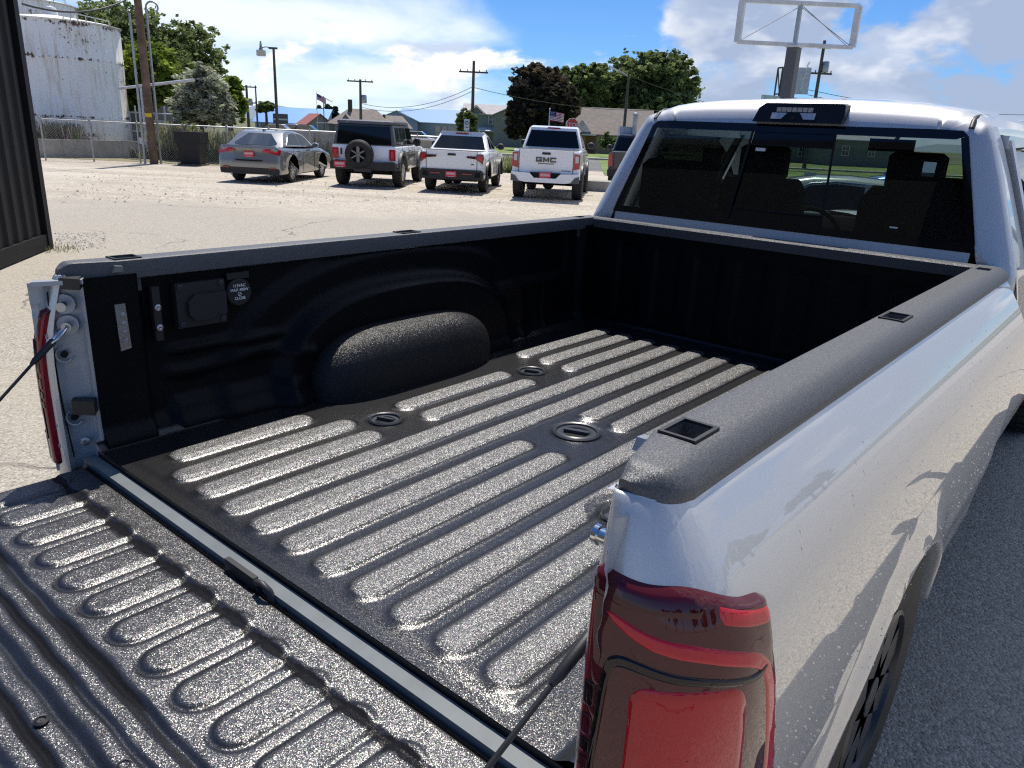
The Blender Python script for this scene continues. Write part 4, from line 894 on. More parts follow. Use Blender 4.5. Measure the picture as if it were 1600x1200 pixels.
def sedan(name, label, paint, group=None):
    c = empty(name, (0, 0, 0), 0, label, 'car', group); hw = .92
    prof = [(-1.04, .34), (-.98, .25), (-.42, .23)]+arch(0, .33, .385, 9, .24)+[(.42, .21), (2.41, .21)]+arch(2.83, .33, .385, 9, .23)+[(3.25, .23), (3.76, .26), (3.84, .45), (3.80, .66), (3.62, .79), (3.0, .93), (2.30, 1.0), (1.2, .985), (.3, 1.0), (-.35, 1.03), (-.75, 1.055), (-1.02, 1.05), (-1.07, .98), (-1.04, .80), (-1.10, .64), (-1.09, .45)]
    shell(prof, hw, .11, (.80, .22)).build('body', paint, c, smooth=38)
    tm = (.98, .48); hg = .88
    gp = [(-.62, 1.03), (2.28, .985), (1.50, 1.37), (1.15, 1.445), (.7, 1.475), (.25, 1.465), (-.10, 1.40)]
    shell(gp, hg, .07, tm).build('cabin', paint, c, smooth=38)
    side_plate('side_window', [(.02, 1.09), (.86, 1.065), (.86, 1.375), (.52, 1.395), (.22, 1.36), (.02, 1.24)], hg, tm, M['car_glass'], c, .006)
    side_plate('side_window', [(.93, 1.06), (1.86, 1.045), (1.52, 1.29), (1.34, 1.355), (.93, 1.375)], hg, tm, M['car_glass'], c, .006)
    side_plate('side_window', [(-.26, 1.10), (-.03, 1.095), (-.03, 1.24)], hg, tm, M['car_glass'], c, .006)
    b = MB()
    for s in (-1, 1):
        pts = [(-.30, 1.085), (.02, 1.27), (.22, 1.385), (.52, 1.42), (.93, 1.405), (1.34, 1.38), (1.56, 1.30), (1.92, 1.04)]
        b.tube([(s*(hg+.008-tm[1]*(z-tm[0])), y, z) for y, z in pts], .011, 6)
    b.build('chrome_trim', M['chrome'], c, smooth=50)
    rg = lambda x, z: -.60+(z-1.03)*(.50/.37)-.045+.07*x*x
    b = MB(); b.grid([[(sx*(.70-.36*v), rg(sx*(.70-.36*v), 1.06+.325*v), 1.06+.325*v) for sx in np.linspace(-1, 1, 9)] for v in np.linspace(0, 1, 6)]); b.build('rear_window', M['car_glass_light'], c, smooth=60)
    b = MB(); b.grid([[(sx*(.74-.30*v), 2.20-.72*v-.08*sx*sx, 1.03+.33*v) for sx in np.linspace(-1, 1, 7)] for v in np.linspace(0, 1, 4)]); b.build('windscreen', M['car_glass'], c, smooth=60)
    yf = lambda x, z: -1.075+.16*max(0, abs(x)-.55)**1.5*2.2-.012*(z < .85)
    for s in (-1, 1):
        rear_plate('tail_lamp', [(s*.40, .885), (s*.62, .86), (s*.90, .80), (s*.905, .955), (s*.66, .99), (s*.44, .955)], lambda x, z: yf(x, z)-.02, M['red_lamp'], c, .09)
        rear_plate('lamp_strip', [(s*.50, .90), (s*.84, .865), (s*.85, .90), (s*.52, .935)], lambda x, z: yf(x, z)-.028, M['plate_red'], c, .02)
        rear_plate('reflector', [(s*.60, .42), (s*.78, .43), (s*.78, .455), (s*.60, .445)], lambda x, z: -1.125, M['red_lamp'], c)
        b = MB(); b.tube([(s*.55, -1.08, .24), (s*.55, -.8, .24)], .035, 8); b.build('exhaust', M['steel'], c)
    rear_plate('rear_recess', [(-.42, .66), (.42, .66), (.36, .62), (-.36, .62)], lambda x, z: -1.112, M['flat_black'], c, .02)
    rear_plate('bumper_trim', [(-.86, .27), (.86, .27), (.88, .40), (.78, .44), (-.78, .44), (-.88, .40)], lambda x, z: -1.112+.10*max(0, abs(x)-.6), M['black_plastic'], c, .2)
    plate(c, 0, -1.085, .815)
    b = MB(); b.box((0, -1.075, .945), (.22, .02, .03)); b.box((0, -1.078, .945), (.07, .02, .05)); b.build('emblem', pmat('gold_emblem', (.55, .45, .22), .3, .6), c)
    b = MB(); b.box((0, .18, 1.475), (.05, .16, .05)); b.build('roof_antenna', paint, c)
    mirrors(c, .86, 1.90, 1.06, paint, .2, .15); handles(c, .905, (.55, 1.45), .90, paint)
    seams(c, .921, [(.9, .30, .9, .95), (1.98, .30, 1.98, .9), (.02, .75, .02, .95)])
    for x, y in ((-1, 0), (1, 0), (-1, 2.83), (1, 2.83)): wheel(c, x*.90, y, .335, .225, 10, M['alloy'], .66, sw=.05)
    MB().box((0, 1.4, .30), (1.45, 4.0, .14)).build('underbody', M['flat_black'], c)
    return c
s1 = sedan('grey_sedan', 'silver grey sedan with red dealer plate, leftmost of the parked cars', M['grey_paint'])
place(s1, G(372, 281.3), G(455, 284), R(36)); s1.scale = (1.03,)*3

def suv():
    c = empty('utility_vehicle', (0, 0, 0), 0, 'boxy white utility vehicle with black roof and spare wheel on its tail', 'suv'); hw = .93
    prof = [(-.78, .62), (-.56, .52)]+arch(0, .42, .52, 9, .50)+[(.55, .48), (2.40, .48)]+arch(2.95, .42, .52, 9, .48)+[(3.5, .55), (3.62, .62), (3.64, 1.02), (3.55, 1.10), (2.1, 1.17), (-.78, 1.17), (-.82, 1.10)]
    shell(prof, hw, .05).build('body', M['white_paint'], c, smooth=35)
    tm = (1.17, .18); hg = .905
    shell([(-.78, 1.165), (2.05, 1.165), (1.72, 1.72), (1.62, 1.76), (-.64, 1.76), (-.70, 1.72)], hg, .05, tm).build('cabin', M['grey_trim'], c, smooth=35)
    shell([(-.70, 1.755), (1.66, 1.755), (1.55, 1.845), (1.2, 1.87), (-.45, 1.865), (-.66, 1.83)], .815, .05).build('roof', M['grey_trim'], c, smooth=35)
    side_plate('side_window', [(-.55, 1.22), (-.02, 1.22), (-.02, 1.68), (-.50, 1.68)], hg, tm, M['car_glass_light'], c, .006)
    side_plate('side_window', [(.06, 1.22), (.92, 1.22), (.92, 1.68), (.06, 1.68)], hg, tm, M['car_glass_light'], c, .006)
    side_plate('side_window', [(1.0, 1.22), (1.92, 1.22), (1.66, 1.68), (1.0, 1.68)], hg, tm, M['car_glass'], c, .006)
    rear_plate('rear_window', [(-.80, 1.20), (.80, 1.20), (.74, 1.70), (-.74, 1.70)], lambda x, z: -.795+.13*(z-1.165), M['car_glass'], c, .03)
    b = MB(); b.grid([[(sx*(.80-.1*v), 2.05-.36*v, 1.20+.5*v) for sx in (-1, 1)] for v in (0, 1)]); b.build('windscreen', M['car_glass'], c)
    for s in (-1, 1):
        rear_plate('tail_lamp', [(s*.74, .78), (s*.92, .78), (s*.92, 1.08), (s*.74, 1.08)], lambda x, z: -.835, M['red_lamp'], c, .10)
        rear_plate('lamp_inset', [(s*.79, .82), (s*.87, .82), (s*.87, 1.04), (s*.79, 1.04)], lambda x, z: -.842, M['plate_red'], c, .01)
        b = MB(); b.lathe([(.025, 0), (.025, .03), (.001, .03)], (s*.5, -.69, 1.79), 'y', 8); b.build('roof_bolt', M['trim_white'], c)
    for yc in (0, 2.95):
        for s in (-1, 1):
            o_ = arch(yc, .42, .60, 11, .48); i_ = arch(yc, .42, .515, 11, .48); b = MB(); b.grid([[(s*(hw-.02), y, z) for y, z in i_], [(s*(hw+.075), y, z) for y, z in i_], [(s*(hw+.075), y, z) for y, z in poly_inset_open(o_)], [(s*(hw-.02), y, z) for y, z in o_]]); b.build('wheel_flare', M['grey_trim'], c, smooth=30)
    b = MB(); b.prism([(-.95, .50), (.95, .50), (.95, .70), (.84, .74), (.5, .72), (-.5, .72), (-.84, .74), (-.95, .70)], -1.0, -.70, 'xz'); b.build('bumper', M['black_plastic'], c)
    MB().box((0, -.92, .49), (.5, .22, .1)).build('hitch', M['dark_metal'], c)
    plate(c, -.66, -1.012, .63, .34, .17)
    # spare wheel
    sp = MB(); r_ = .405; sp.lathe([(r_*.56, -.30), (r_*.85, -.305), (r_*.96, -.27), (r_, -.22), (r_, -.08), (r_*.95, -.02), (r_*.6, 0)], (-.10, -.80, .92), 'y', 32); so = sp.build('spare_wheel', M['rubber'], c, smooth=40)
    b = MB(); b.lathe([(r_*.57, -.28), (r_*.54, -.29), (r_*.50, -.24), (.001, -.19)], (-.10, -.80, .92), 'y', 28); so2 = b.build('rim', M['flat_black'], so, smooth=35)
    b = MB()
    for k in range(6):
        a = k*math.pi/3+.52; b.beam((-.10+.05*math.cos(a), -1.075, .92+.05*math.sin(a)), (-.10+.215*math.cos(a), -1.085, .92+.215*math.sin(a)), .085, .04)
    b.lathe([(.001, -.29), (.055, -.285), (.06, -.22)], (-.10, -.80, .92), 'y', 14); b.build('spokes', M['alloy_mid'], so, smooth=30)
    b = MB(); b.box((-.66, -.835, .98), (.04, .03, .18)); b.build('tailgate_handle', M['black_plastic'], c)
    mirrors(c, .93, 1.75, 1.28, M['black_plastic'], .22, .24); handles(c, .93, (.35, 1.25), 1.02, M['black_plastic'])
    seams(c, .931, [(.98, .52, .98, 1.16), (.10, .75, .10, 1.16), (1.98, .55, 1.98, 1.16)])
    for x, y in ((-1, 0), (1, 0), (-1, 2.95), (1, 2.95)): wheel(c, x*.985, y, .425, .27, 6, M['alloy'], .56, sw=.10)
    MB().box((0, 1.45, .50), (1.3, 4.2, .16)).build('underbody', M['flat_black'], c)
    MB().tube([(-.75, 0, .40), (.75, 0, .40)], .07, 8).build('axle', M['flat_black'], c)
    return c
def poly_inset_open(P): return [(y, z) for y, z in P]
s2 = suv(); place(s2, G(538.5, 287.4), G(621.8, 291.9), R(36.5)); s2.scale = (1.05,)*3

def pickup(name, label, paint, spec):
    """crew cab pickup: spec holds the proportions and the tail styling"""
    c = empty(name, (0, 0, 0), 0, label, 'pickup truck'); S = spec; hw, wb, r, ro = S['hw'], S['wb'], S['r'], S['ro']; zb, zr, zt = S['zb'], S['zr'], S['zt']; ar = r+S.get('gap', .07)
    yc = S['ycab']; fo = wb+S['fo']
    prof = [(-ro, zb+.08), (-ar-.08, zb)]+arch(0, r, ar, 9, zb)+[(ar+.08, zb), (wb-ar-.05, zb)]+arch(wb, r, ar, 9, zb)+[(wb+ar+.06, zb+.03), (fo-.05, zb+.1), (fo, zb+.35), (fo-.08, zr-.12), (wb-.35, zr-.02), (yc, zr+S.get('belt', 0)), (yc-.05, zr), (-ro+.04, zr), (-ro, zr-.05)]
    shell(prof, hw, S.get('round', .06), (zr-.35, .10)).build('body', paint, c, smooth=35)
    tm = (zr, S['tum']); hg = hw-.045; ys, y1, y2, y3 = S['win']
    shell([(yc, zr-.02), (ys, zr-.02), (y1, zt-.08), (y2, zt), (y3, zt), (yc+S['rake'], zt-.05)], hg, .07, tm).build('cab', paint, c, smooth=35)
    k = lambda z: yc+S['rake']*(z-zr)/(zt-.05-zr)
    wz0, wz1 = zr+.05, zt-.13; w0, w1 = hg-.10, hg-.10-S['tum']*(wz1-wz0)
    rear_plate('rear_window', [(-w0, wz0), (w0, wz0), (w1, wz1), (-w1, wz1)], lambda x, z: k(z)-.012, M['car_glass'], c, .03)
    rear_plate('cab_brake_light', [(-.20, zt-.075), (.20, zt-.075), (.18, zt-.035), (-.18, zt-.035)], lambda x, z: k(z)-.02, M['red_lamp'], c, .04)
    mid_ = (yc+ys)/2+.05
    side_plate('side_window', [(yc+S['rake']*.55+.14, zr+.06), (mid_-.04, zr+.06), (mid_-.04, zt-.13), (yc+S['rake']+.22, zt-.15)], hg, tm, M['car_glass'], c, .006)
    side_plate('side_window', [(mid_+.05, zr+.06), (ys-.28, zr+.05), (y1-.12, zt-.16), (mid_+.05, zt-.13)], hg, tm, M['car_glass'], c, .006)
    b = MB(); b.grid([[(sx*(hg-.08-.18*v), ys-.01+(y1-ys)*v, zr+.02+(zt-.12-zr)*v) for sx in (-1, 1)] for v in (0, 1)]); b.build('windscreen', M['car_glass'], c)
    # open bed with dark floor
    b = MB(); b.box((0, (-ro+yc)/2+.03, zr+.001), (2*hw-.22, yc+ro-.16, .012)); b.build('bed_cover', M['black_plastic'], c)
    rear_plate('tailgate', [(-hw+.20, zb+S['tg0']), (hw-.20, zb+S['tg0']), (hw-.20, zr-.005), (-hw+.20, zr-.005)], lambda x, z: -ro-.018+.01*(z < zr-.2), paint, c, .05)
    b = MB()
    for s in (-1, 1): b.box((s*(hw-.197), -ro-.004, (zr+zb+S['tg0'])/2), (.012, .03, zr-zb-S['tg0']))
    b.build('tailgate_gap', M['flat_black'], c)
    rear_plate('tailgate_handle', [(-.12, zr-.125), (.12, zr-.125), (.11, zr-.065), (-.11, zr-.065)], lambda x, z: -ro-.03, M['black_plastic'], c, .03)
    mirrors(c, hw, ys-.35, zr+.12, S.get('mir', M['black_plastic']), .22, .18); handles(c, hw-.01, (mid_-.22, ys-.55), zr-.13, S.get('hand', paint))
    seams(c, hw+.001, [(mid_, zb+.1, mid_, zr), (ys-.12, zb+.1, ys-.12, zr-.05), (yc+.02, zb+.3, yc+.02, zr)])
    for x, y in ((-1, 0), (1, 0), (-1, wb), (1, wb)): wheel(c, x*(hw+S.get('wout', -.01)), y, r, S['tw'], S['sp'], S['rim'], S['rr'], sw=S.get('sw', .08))
    if S.get('flare'):
        for yy in (0, wb):
            for s in (-1, 1):
                o_ = arch(yy, r, ar+.07, 11, zb); i_ = arch(yy, r, ar-.005, 11, zb); b = MB(); b.grid([[(s*(hw-.03), y, z) for y, z in i_], [(s*(hw+.05), y, z) for y, z in i_], [(s*(hw+.045), y, z) for y, z in o_], [(s*(hw-.03), y, z) for y, z in o_]]); b.build('wheel_flare', M['black_plastic'], c, smooth=30)
    MB().box((0, wb/2, zb+.03), (hw*1.45, wb+1.2, .14)).build('underbody', M['flat_black'], c)
    b = MB(); b.tube([(-hw*.8, 0, r), (hw*.8, 0, r)], .06, 8); b.lathe([(.01, -.16), (.14, -.1), (.17, 0), (.14, .1), (.01, .16)], (0, 0, r-.02), 'y', 12); b.build('rear_axle', M['flat_black'], c)
    return c
# compact pickup with arrow shaped lamps
c3 = pickup('compact_pickup', 'small white pickup with wide arrow shaped tail lamps and dark lower bumper', M['white_paint'], dict(hw=.925, wb=3.0, r=.385, ro=.98, zb=.36, zr=1.16, zt=1.69, ycab=.18, fo=.9, win=(2.25, 1.55, 1.1, .75), rake=.62, tum=.42, tg0=.28, tw=.24, sp=5, rim=M['alloy_dark'], rr=.62, round=.10, flare=True, belt=.03))
rear_plate('lower_bumper', [(-.90, .38), (.90, .38), (.93, .58), (.86, .66), (-.86, .66), (-.93, .58)], lambda x, z: -1.05+.08*max(0, abs(x)-.6), M['black_plastic'], c3, .3)
for s in (-1, 1):
    rear_plate('tail_lamp', [(s*.44, .985), (s*.70, .96), (s*.90, .83), (s*.93, .98), (s*.90, 1.09), (s*.76, 1.10), (s*.68, 1.035), (s*.44, 1.035)], lambda x, z: -1.025+.12*max(0, abs(x)-.72), M['dark_lamp'], c3, .10)
    rear_plate('lamp_core', [(s*.74, .95), (s*.88, .88), (s*.90, 1.05), (s*.78, 1.07)], lambda x, z: -1.032+.12*max(0, abs(x)-.72), M['red_lamp'], c3, .02)
    rear_plate('reflector', [(s*.32, .535), (s*.60, .535), (s*.60, .56), (s*.32, .56)], lambda x, z: -1.06, M['red_lamp'], c3, .02)
    rear_plate('bumper_pocket', [(s*.68, .45), (s*.84, .47), (s*.82, .60), (s*.70, .58)], lambda x, z: -1.055+.08*max(0, abs(x)-.6), M['flat_black'], c3, .02)
plate(c3, 0, -1.062, .53)
rear_plate('model_badge', [(.56, .80), (.64, .80), (.64, .825), (.56, .825)], lambda x, z: -1.006, M['alloy_dark'], c3, .01)
place(c3, G(673, 294.8), G(755.4, 300.9), R(34.5)); c3.scale = (1.04,)*3
# white pickup with lettered tailgate
c4 = pickup('lettered_pickup', 'tall white pickup with black GMC lettering on its tailgate', M['white_paint'], dict(hw=.94, wb=3.34, r=.425, ro=1.10, zb=.56, zr=1.36, zt=2.0, ycab=.62, fo=.92, win=(2.75, 2.1, 1.6, 1.1), rake=.22, tum=.30, tg0=.20, tw=.29, sp=6, rim=M['alloy_dark'], rr=.56, flare=True, wout=.06, round=.05))
b = MB(); b.prism([(-.93, .56), (-.55, .50), (.55, .50), (.93, .56), (.93, .76), (.42, .74), (.30, .62), (-.30, .62), (-.42, .74), (-.93, .76)], -1.27, -1.05, 'xz'); b.build('bumper', M['white_paint'], c4)
b = MB(); b.prism([(-.42, .60), (.42, .60), (.42, .76), (-.42, .76)], -1.22, -1.06, 'xz'); b.build('bumper_step', M['flat_black'], c4)
for s in (-1, 1):
    b = MB(); b.prism([(s*.70, .50), (s*.94, .52), (s*.94, .70), (s*.82, .66)], -1.285, -1.1, 'xz'); b.build('bumper_corner', M['grey_trim'], c4)
    rear_plate('tail_lamp', [(s*.76, .86), (s*.93, .90), (s*.935, 1.26), (s*.77, 1.28)], lambda x, z: -1.128, M['red_lamp'], c4, .09)
    rear_plate('reverse_lamp', [(s*.80, 1.05), (s*.885, 1.05), (s*.895, 1.22), (s*.80, 1.23)], lambda x, z: -1.134, M['clear_lamp'], c4, .01)
plate(c4, 0, -1.235, .69, .32, .17)
def block_letters(parent, cx, z, h, w, st, y0):
    b = MB(); g = .03; x = cx-w-g-w/2*1.0
    def bar(x0, z0, x1, z1): b.box(((x0+x1)/2, y0, (z0+z1)/2), (abs(x1-x0), .014, abs(z1-z0)))
    t, m_ = z+h/2, z-h/2
    # G
    bar(x, t-st, x+w, t); bar(x, m_, x+w, m_+st); bar(x, m_+st, x+st, t-st); bar(x+w-st, m_+st, x+w, z+.004); bar(x+w*.5, z-.020, x+w-st, z+.004)
    x += w+g
    # M
    bar(x, m_, x+st, t); bar(x+w-st, m_, x+w, t)
    b.prism([(x+st, t), (x+st, t-st*1.3), (x+w/2, m_+.005), (x+w-st, t-st*1.3), (x+w-st, t), (x+w/2, m_+st*1.35)], y0-.007, y0+.007, 'xz')
    x += w+g
    # C
    bar(x, t-st, x+w, t); bar(x, m_, x+w, m_+st); bar(x, m_+st, x+st, t-st)
    return b.build('lettering', M['black_gloss'], parent)
block_letters(c4, 0, 1.10, .125, .165, .036, -1.128)
b = MB()
for i in range(9): b.box((-.20+.05*i, -1.125, .995), (.034, .01, .022))
b.build('small_lettering', M['alloy_dark'], c4)
b = MB()
for i in range(6): b.box((.45+.045*i, -1.118, .83), (.034, .01, .022))
b.build('small_lettering', M['alloy_dark'], c4)
place(c4, G(812, 306.9), G(899, 311.6), R(32.5)); c4.scale = (1.02,)*3
# dark pickup half hidden by the cab
c5 = pickup('dark_pickup', 'dark charcoal pickup half hidden behind the silver truck cab', M['dark_paint'], dict(hw=.97, wb=3.6, r=.42, ro=1.15, zb=.55, zr=1.30, zt=1.93, ycab=.75, fo=.92, win=(2.9, 2.2, 1.7, 1.2), rake=.2, tum=.30, tg0=.20, tw=.27, sp=6, rim=M['alloy_dark'], rr=.58))
b = MB(); b.prism([(-.96, .48), (.96, .48), (.98, .70), (-.98, .70)], -1.32, -1.1, 'xz'); b.build('bumper', M['black_plastic'], c5)
for s in (-1, 1): rear_plate('tail_lamp', [(s*.80, .82), (s*.97, .82), (s*.97, 1.24), (s*.84, 1.24)], lambda x, z: -1.178, M['red_lamp'], c5, .09)
rear_plate('lettering', [(-.5, 1.0), (.5, 1.0), (.5, 1.08), (-.5, 1.08)], lambda x, z: -1.175, M['black_gloss'], c5, .01)
p5 = G(955, 297)+HF*1.15+RT*.95; c5.location = (float(p5[0]), float(p5[1]), 0); c5.rotation_euler = (0, 0, R(31))
# cars beyond the bonnet, glimpsed through the cab
b6 = sedan('blue_sedan', 'bright blue sedan glimpsed through the rear glass of the silver truck', M['blue_paint']); b6.location = (-2.3, 12.6, 0); b6.rotation_euler = (0, 0, R(-75))
b7 = sedan('pale_sedan', 'pale silver green sedan glimpsed through the cab in front of the blue one', pmat('pale_paint', (.45, .52, .48), .3, .2, coat=1)); b7.location = (-2.6, 9.9, 0); b7.rotation_euler = (0, 0, R(-72))
# ------------------------------------------------------------------ the silver truck (built in world coordinates: x right, y forward from the bed's end)
TK = empty('silver_truck', (0, 0, 0), 0, 'silver long bed pickup truck in front with open tailgate and black sprayed bed', 'pickup truck')
def paint_mat():
    mt = bpy.data.materials.new('silver_paint'); mt.use_nodes = True; q = NT(mt.node_tree); b = q.n['Principled BSDF']
    co = q.new('ShaderNodeTexCoord').outputs['Object']
    fl = q.voro(co, 900, 'F1', 'Color'); nb = q.new('ShaderNodeVectorMath', operation='SUBTRACT'); q.put(nb.inputs[0], fl); nb.inputs[1].default_value = (.5, .5, .5)
    sc = q.new('ShaderNodeVectorMath', operation='SCALE'); q.put(sc.inputs[0], nb.outputs[0]); sc.inputs['Scale'].default_value = .05
    ge = q.new('ShaderNodeNewGeometry'); ad = q.new('ShaderNodeVectorMath', operation='ADD'); q.put(ad.inputs[0], ge.outputs['Normal']); q.put(ad.inputs[1], sc.outputs[0])
    nn = q.new('ShaderNodeVectorMath', operation='NORMALIZE'); q.put(nn.inputs[0], ad.outputs[0]); q.put(b.inputs['Normal'], nn.outputs[0])
    b.inputs['Base Color'].default_value = (.59, .59, .59, 1); b.inputs['Metallic'].default_value = .5; b.inputs['Roughness'].default_value = .46
    b.inputs['Coat Weight'].default_value = 1; b.inputs['Coat Roughness'].default_value = .02; b.inputs['Coat IOR'].default_value = 1.7
    q.put(b.inputs['Coat Normal'], ge.outputs['Normal'])
    return mt
M['silver'] = paint_mat()
M['silver_jamb'] = pmat('silver_jamb', (.36, .39, .425), .42, .15, coat=.25, bump=.25, bscale=24, bdist=.004)
def liner_mat(name, amp=(.35, 1.0), rough=(.24, .30), fine=560, base=(.012, .012, .0135), rk=3.0, spec=1.0, ior=1.75):
    """sprayed liner: every grain is a tiny tilted facet; the 'rib' attribute tells the rough crests from the smooth hollows"""
    mt = bpy.data.materials.new(name); mt.use_nodes = True; q = NT(mt.node_tree); b = q.n['Principled BSDF']
    co = q.new('ShaderNodeTexCoord').outputs['Object']; at = q.new('ShaderNodeAttribute', attribute_name='rib').outputs['Fac']
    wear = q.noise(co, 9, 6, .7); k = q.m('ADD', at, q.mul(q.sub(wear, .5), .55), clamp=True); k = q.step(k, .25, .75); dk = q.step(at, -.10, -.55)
    wv = q.noise(co, fine*1.3, 2, .6, 0, 1); wm_ = q.new('ShaderNodeVectorMath', operation='MULTIPLY_ADD'); q.put(wm_.inputs[0], wv); wm_.inputs[1].default_value = (.0012,)*3; q.put(wm_.inputs[2], co)
    cell = q.voro(wm_.outputs[0], fine, 'F1', 'Color'); sb = q.new('ShaderNodeVectorMath', operation='SUBTRACT'); q.put(sb.inputs[0], cell); sb.inputs[1].default_value = (.5, .5, .5)
    sc = q.new('ShaderNodeVectorMath', operation='SCALE'); q.put(sc.inputs[0], sb.outputs[0]); q.put(sc.inputs['Scale'], q.add(amp[0], q.mul(k, amp[1]-amp[0])))
    ge = q.new('ShaderNodeNewGeometry'); ad = q.new('ShaderNodeVectorMath', operation='ADD'); q.put(ad.inputs[0], ge.outputs['Normal']); q.put(ad.inputs[1], sc.outputs[0])
    nn = q.new('ShaderNodeVectorMath', operation='NORMALIZE'); q.put(nn.inputs[0], ad.outputs[0]); q.put(b.inputs['Normal'], nn.outputs[0])
    q.put(b.inputs['Roughness'], q.add(rough[0], q.mul(k, rough[1]-rough[0])))
    c2 = q.voro(co, fine*1.37, 'F1', 'Color'); g = q.new('ShaderNodeRGBToBW'); q.put(g.inputs[0], c2)
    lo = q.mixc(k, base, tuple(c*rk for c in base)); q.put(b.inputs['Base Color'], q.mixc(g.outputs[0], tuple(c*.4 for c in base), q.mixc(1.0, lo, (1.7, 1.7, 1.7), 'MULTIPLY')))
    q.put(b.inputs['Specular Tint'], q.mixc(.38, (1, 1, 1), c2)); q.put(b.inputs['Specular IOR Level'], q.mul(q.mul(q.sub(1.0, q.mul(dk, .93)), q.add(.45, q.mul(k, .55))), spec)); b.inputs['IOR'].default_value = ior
    return mt
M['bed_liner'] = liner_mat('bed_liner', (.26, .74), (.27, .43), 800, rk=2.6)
M['housing_liner'] = liner_mat('housing_liner', (.30, .8), (.30, .42), 760, spec=.45, ior=1.5, rk=1.0)
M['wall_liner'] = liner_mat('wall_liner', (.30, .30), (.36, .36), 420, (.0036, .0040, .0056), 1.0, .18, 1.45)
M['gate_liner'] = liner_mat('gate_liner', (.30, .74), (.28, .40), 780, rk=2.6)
M['rail_cap'] = liner_mat('rail_cap', (.45, .45), (.50, .50), 900, (.062, .065, .071), 1.0, 1.0, 1.75)
# --- bed floor
XI = [.1255*(i-5) for i in range(11)]
SP = {0: [(.13, .60)], 1: [(.075, .675), (.855, 1.44), (1.65, 2.34)], 2: [(.075, .675), (.855, 1.44), (1.64, 2.34)], 3: [(.075, 2.34)], 4: [(.075, 2.34)], 5: [(.075, .955), (1.235, 2.34)], 6: [(.075, .955), (1.235, 2.34)], 7: [(.075, 2.34)], 8: [(.075, 2.34)], 9: [(.075, 2.34)], 10: [(.075, .60), (1.65, 2.34)]}
SP[0].append((1.65, 2.34))
xs = np.arange(-.845, .8451, .0055); ys = np.arange(.022, 2.506, .011)
YY, XX = np.meshgrid(ys, xs, indexing='ij')
rib = np.zeros_like(XX); ribA = np.zeros_like(XX)
for i, spans in SP.items():
    for y0, y1 in spans:
        rr = .043; dy = np.maximum(np.maximum(y0+rr-YY, YY-(y1-rr)), 0); d = np.hypot(XX-XI[i], dy); rib = np.maximum(rib, 1-ss(d, .025, .050)); ribA = np.maximum(ribA, 1-ss(d, .034, .044))
inner = np.minimum(np.minimum(XX+.672, .690-XX), YY-.062)
ZF = .930+.0105*rib-.005*(1-ss(inner, -.003, .004))
for (px_, py_, pr) in ((-.455, .765, .062), (-.46, 1.535, .062), (.455, .765, .062), (.46, 1.535, .062), (.045, 1.14, .085)):
    d = np.hypot(XX-px_, YY-py_); ZF -= .006*(1-ss(d, pr*.85, pr*1.05)); ribA = np.where(d < pr*1.6, ribA*.4, ribA)
# rolled front and side edges
ZF += .02*ss(np.abs(XX), .80, .84)+.02*ss(YY, 2.46, 2.50)
ZF += .0006*np.sin(YY*9+XX*4)
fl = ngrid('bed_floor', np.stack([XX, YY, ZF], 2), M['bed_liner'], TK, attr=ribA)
b = MB(); b.grid([[(x_, .024, z_) for x_ in np.linspace(-.84, .84, 12)] for z_ in (.921, .895)]); b.box((0, 1.26, .880), (1.64, 2.42, .03)); b.build('floor_edge', M['black_plastic'], TK)
b = MB(); b.prism([(-.012, .905), (.020, .908), (.020, .80), (-.006, .80)], -.855, .855, 'yz'); b.build('rear_sill', pmat('sill_paint', (.15, .17, .18), .55, spec=.3, var=.12, vscale=9, bump=.4, bscale=30, bdist=.002), TK)
# drain plugs in the floor
def plug(x, y, z, r):
    o = MB(); o.lathe([(r*1.0, .0), (r*1.0, .010), (r*.93, .014), (r*.86, .012), (r*.82, .006), (r*.62, .005), (r*.55, .008), (r*.50, .003), (r*.001, .003)], (x, y, z), n=40)
    po = o.build('floor_plug', pmat('plug', (.035, .04, .048), .35, bump=.2, bscale=300, bdist=.001) if 'plug' not in M else M['plug'], TK, smooth=35)
    a = -.55; cs, sn = math.cos(a), math.sin(a)
    MB().box((x, y, z+.009), (r*1.05, r*.20, .012), rz=a+.9).build('grip_bar', M['plug'] if 'plug' in M else po.data.materials[0], po)
    h = MB()
    for s in (-1, 1):
        arc = [(x+r*.44*math.cos(t2+a+.9), y+r*.44*math.sin(t2+a+.9)) for t2 in np.linspace(.35, math.pi-.35, 8)]; arc = arc if s > 0 else [(2*x-p, 2*y-q_) for p, q_ in arc]
        h.put([(p, q_, z+.0045) for p, q_ in arc], [tuple(range(8))])
    h.build('finger_hole', M['flat_black'], po); return po
M['plug'] = pmat('plug', (.035, .04, .048), .35, bump=.2, bscale=300, bdist=.001)
for x, y, r in ((-.455, .765, .055), (-.46, 1.535, .055), (.455, .765, .055), (.46, 1.535, .055), (.045, 1.14, .078)): plug(x, y, .921, r)
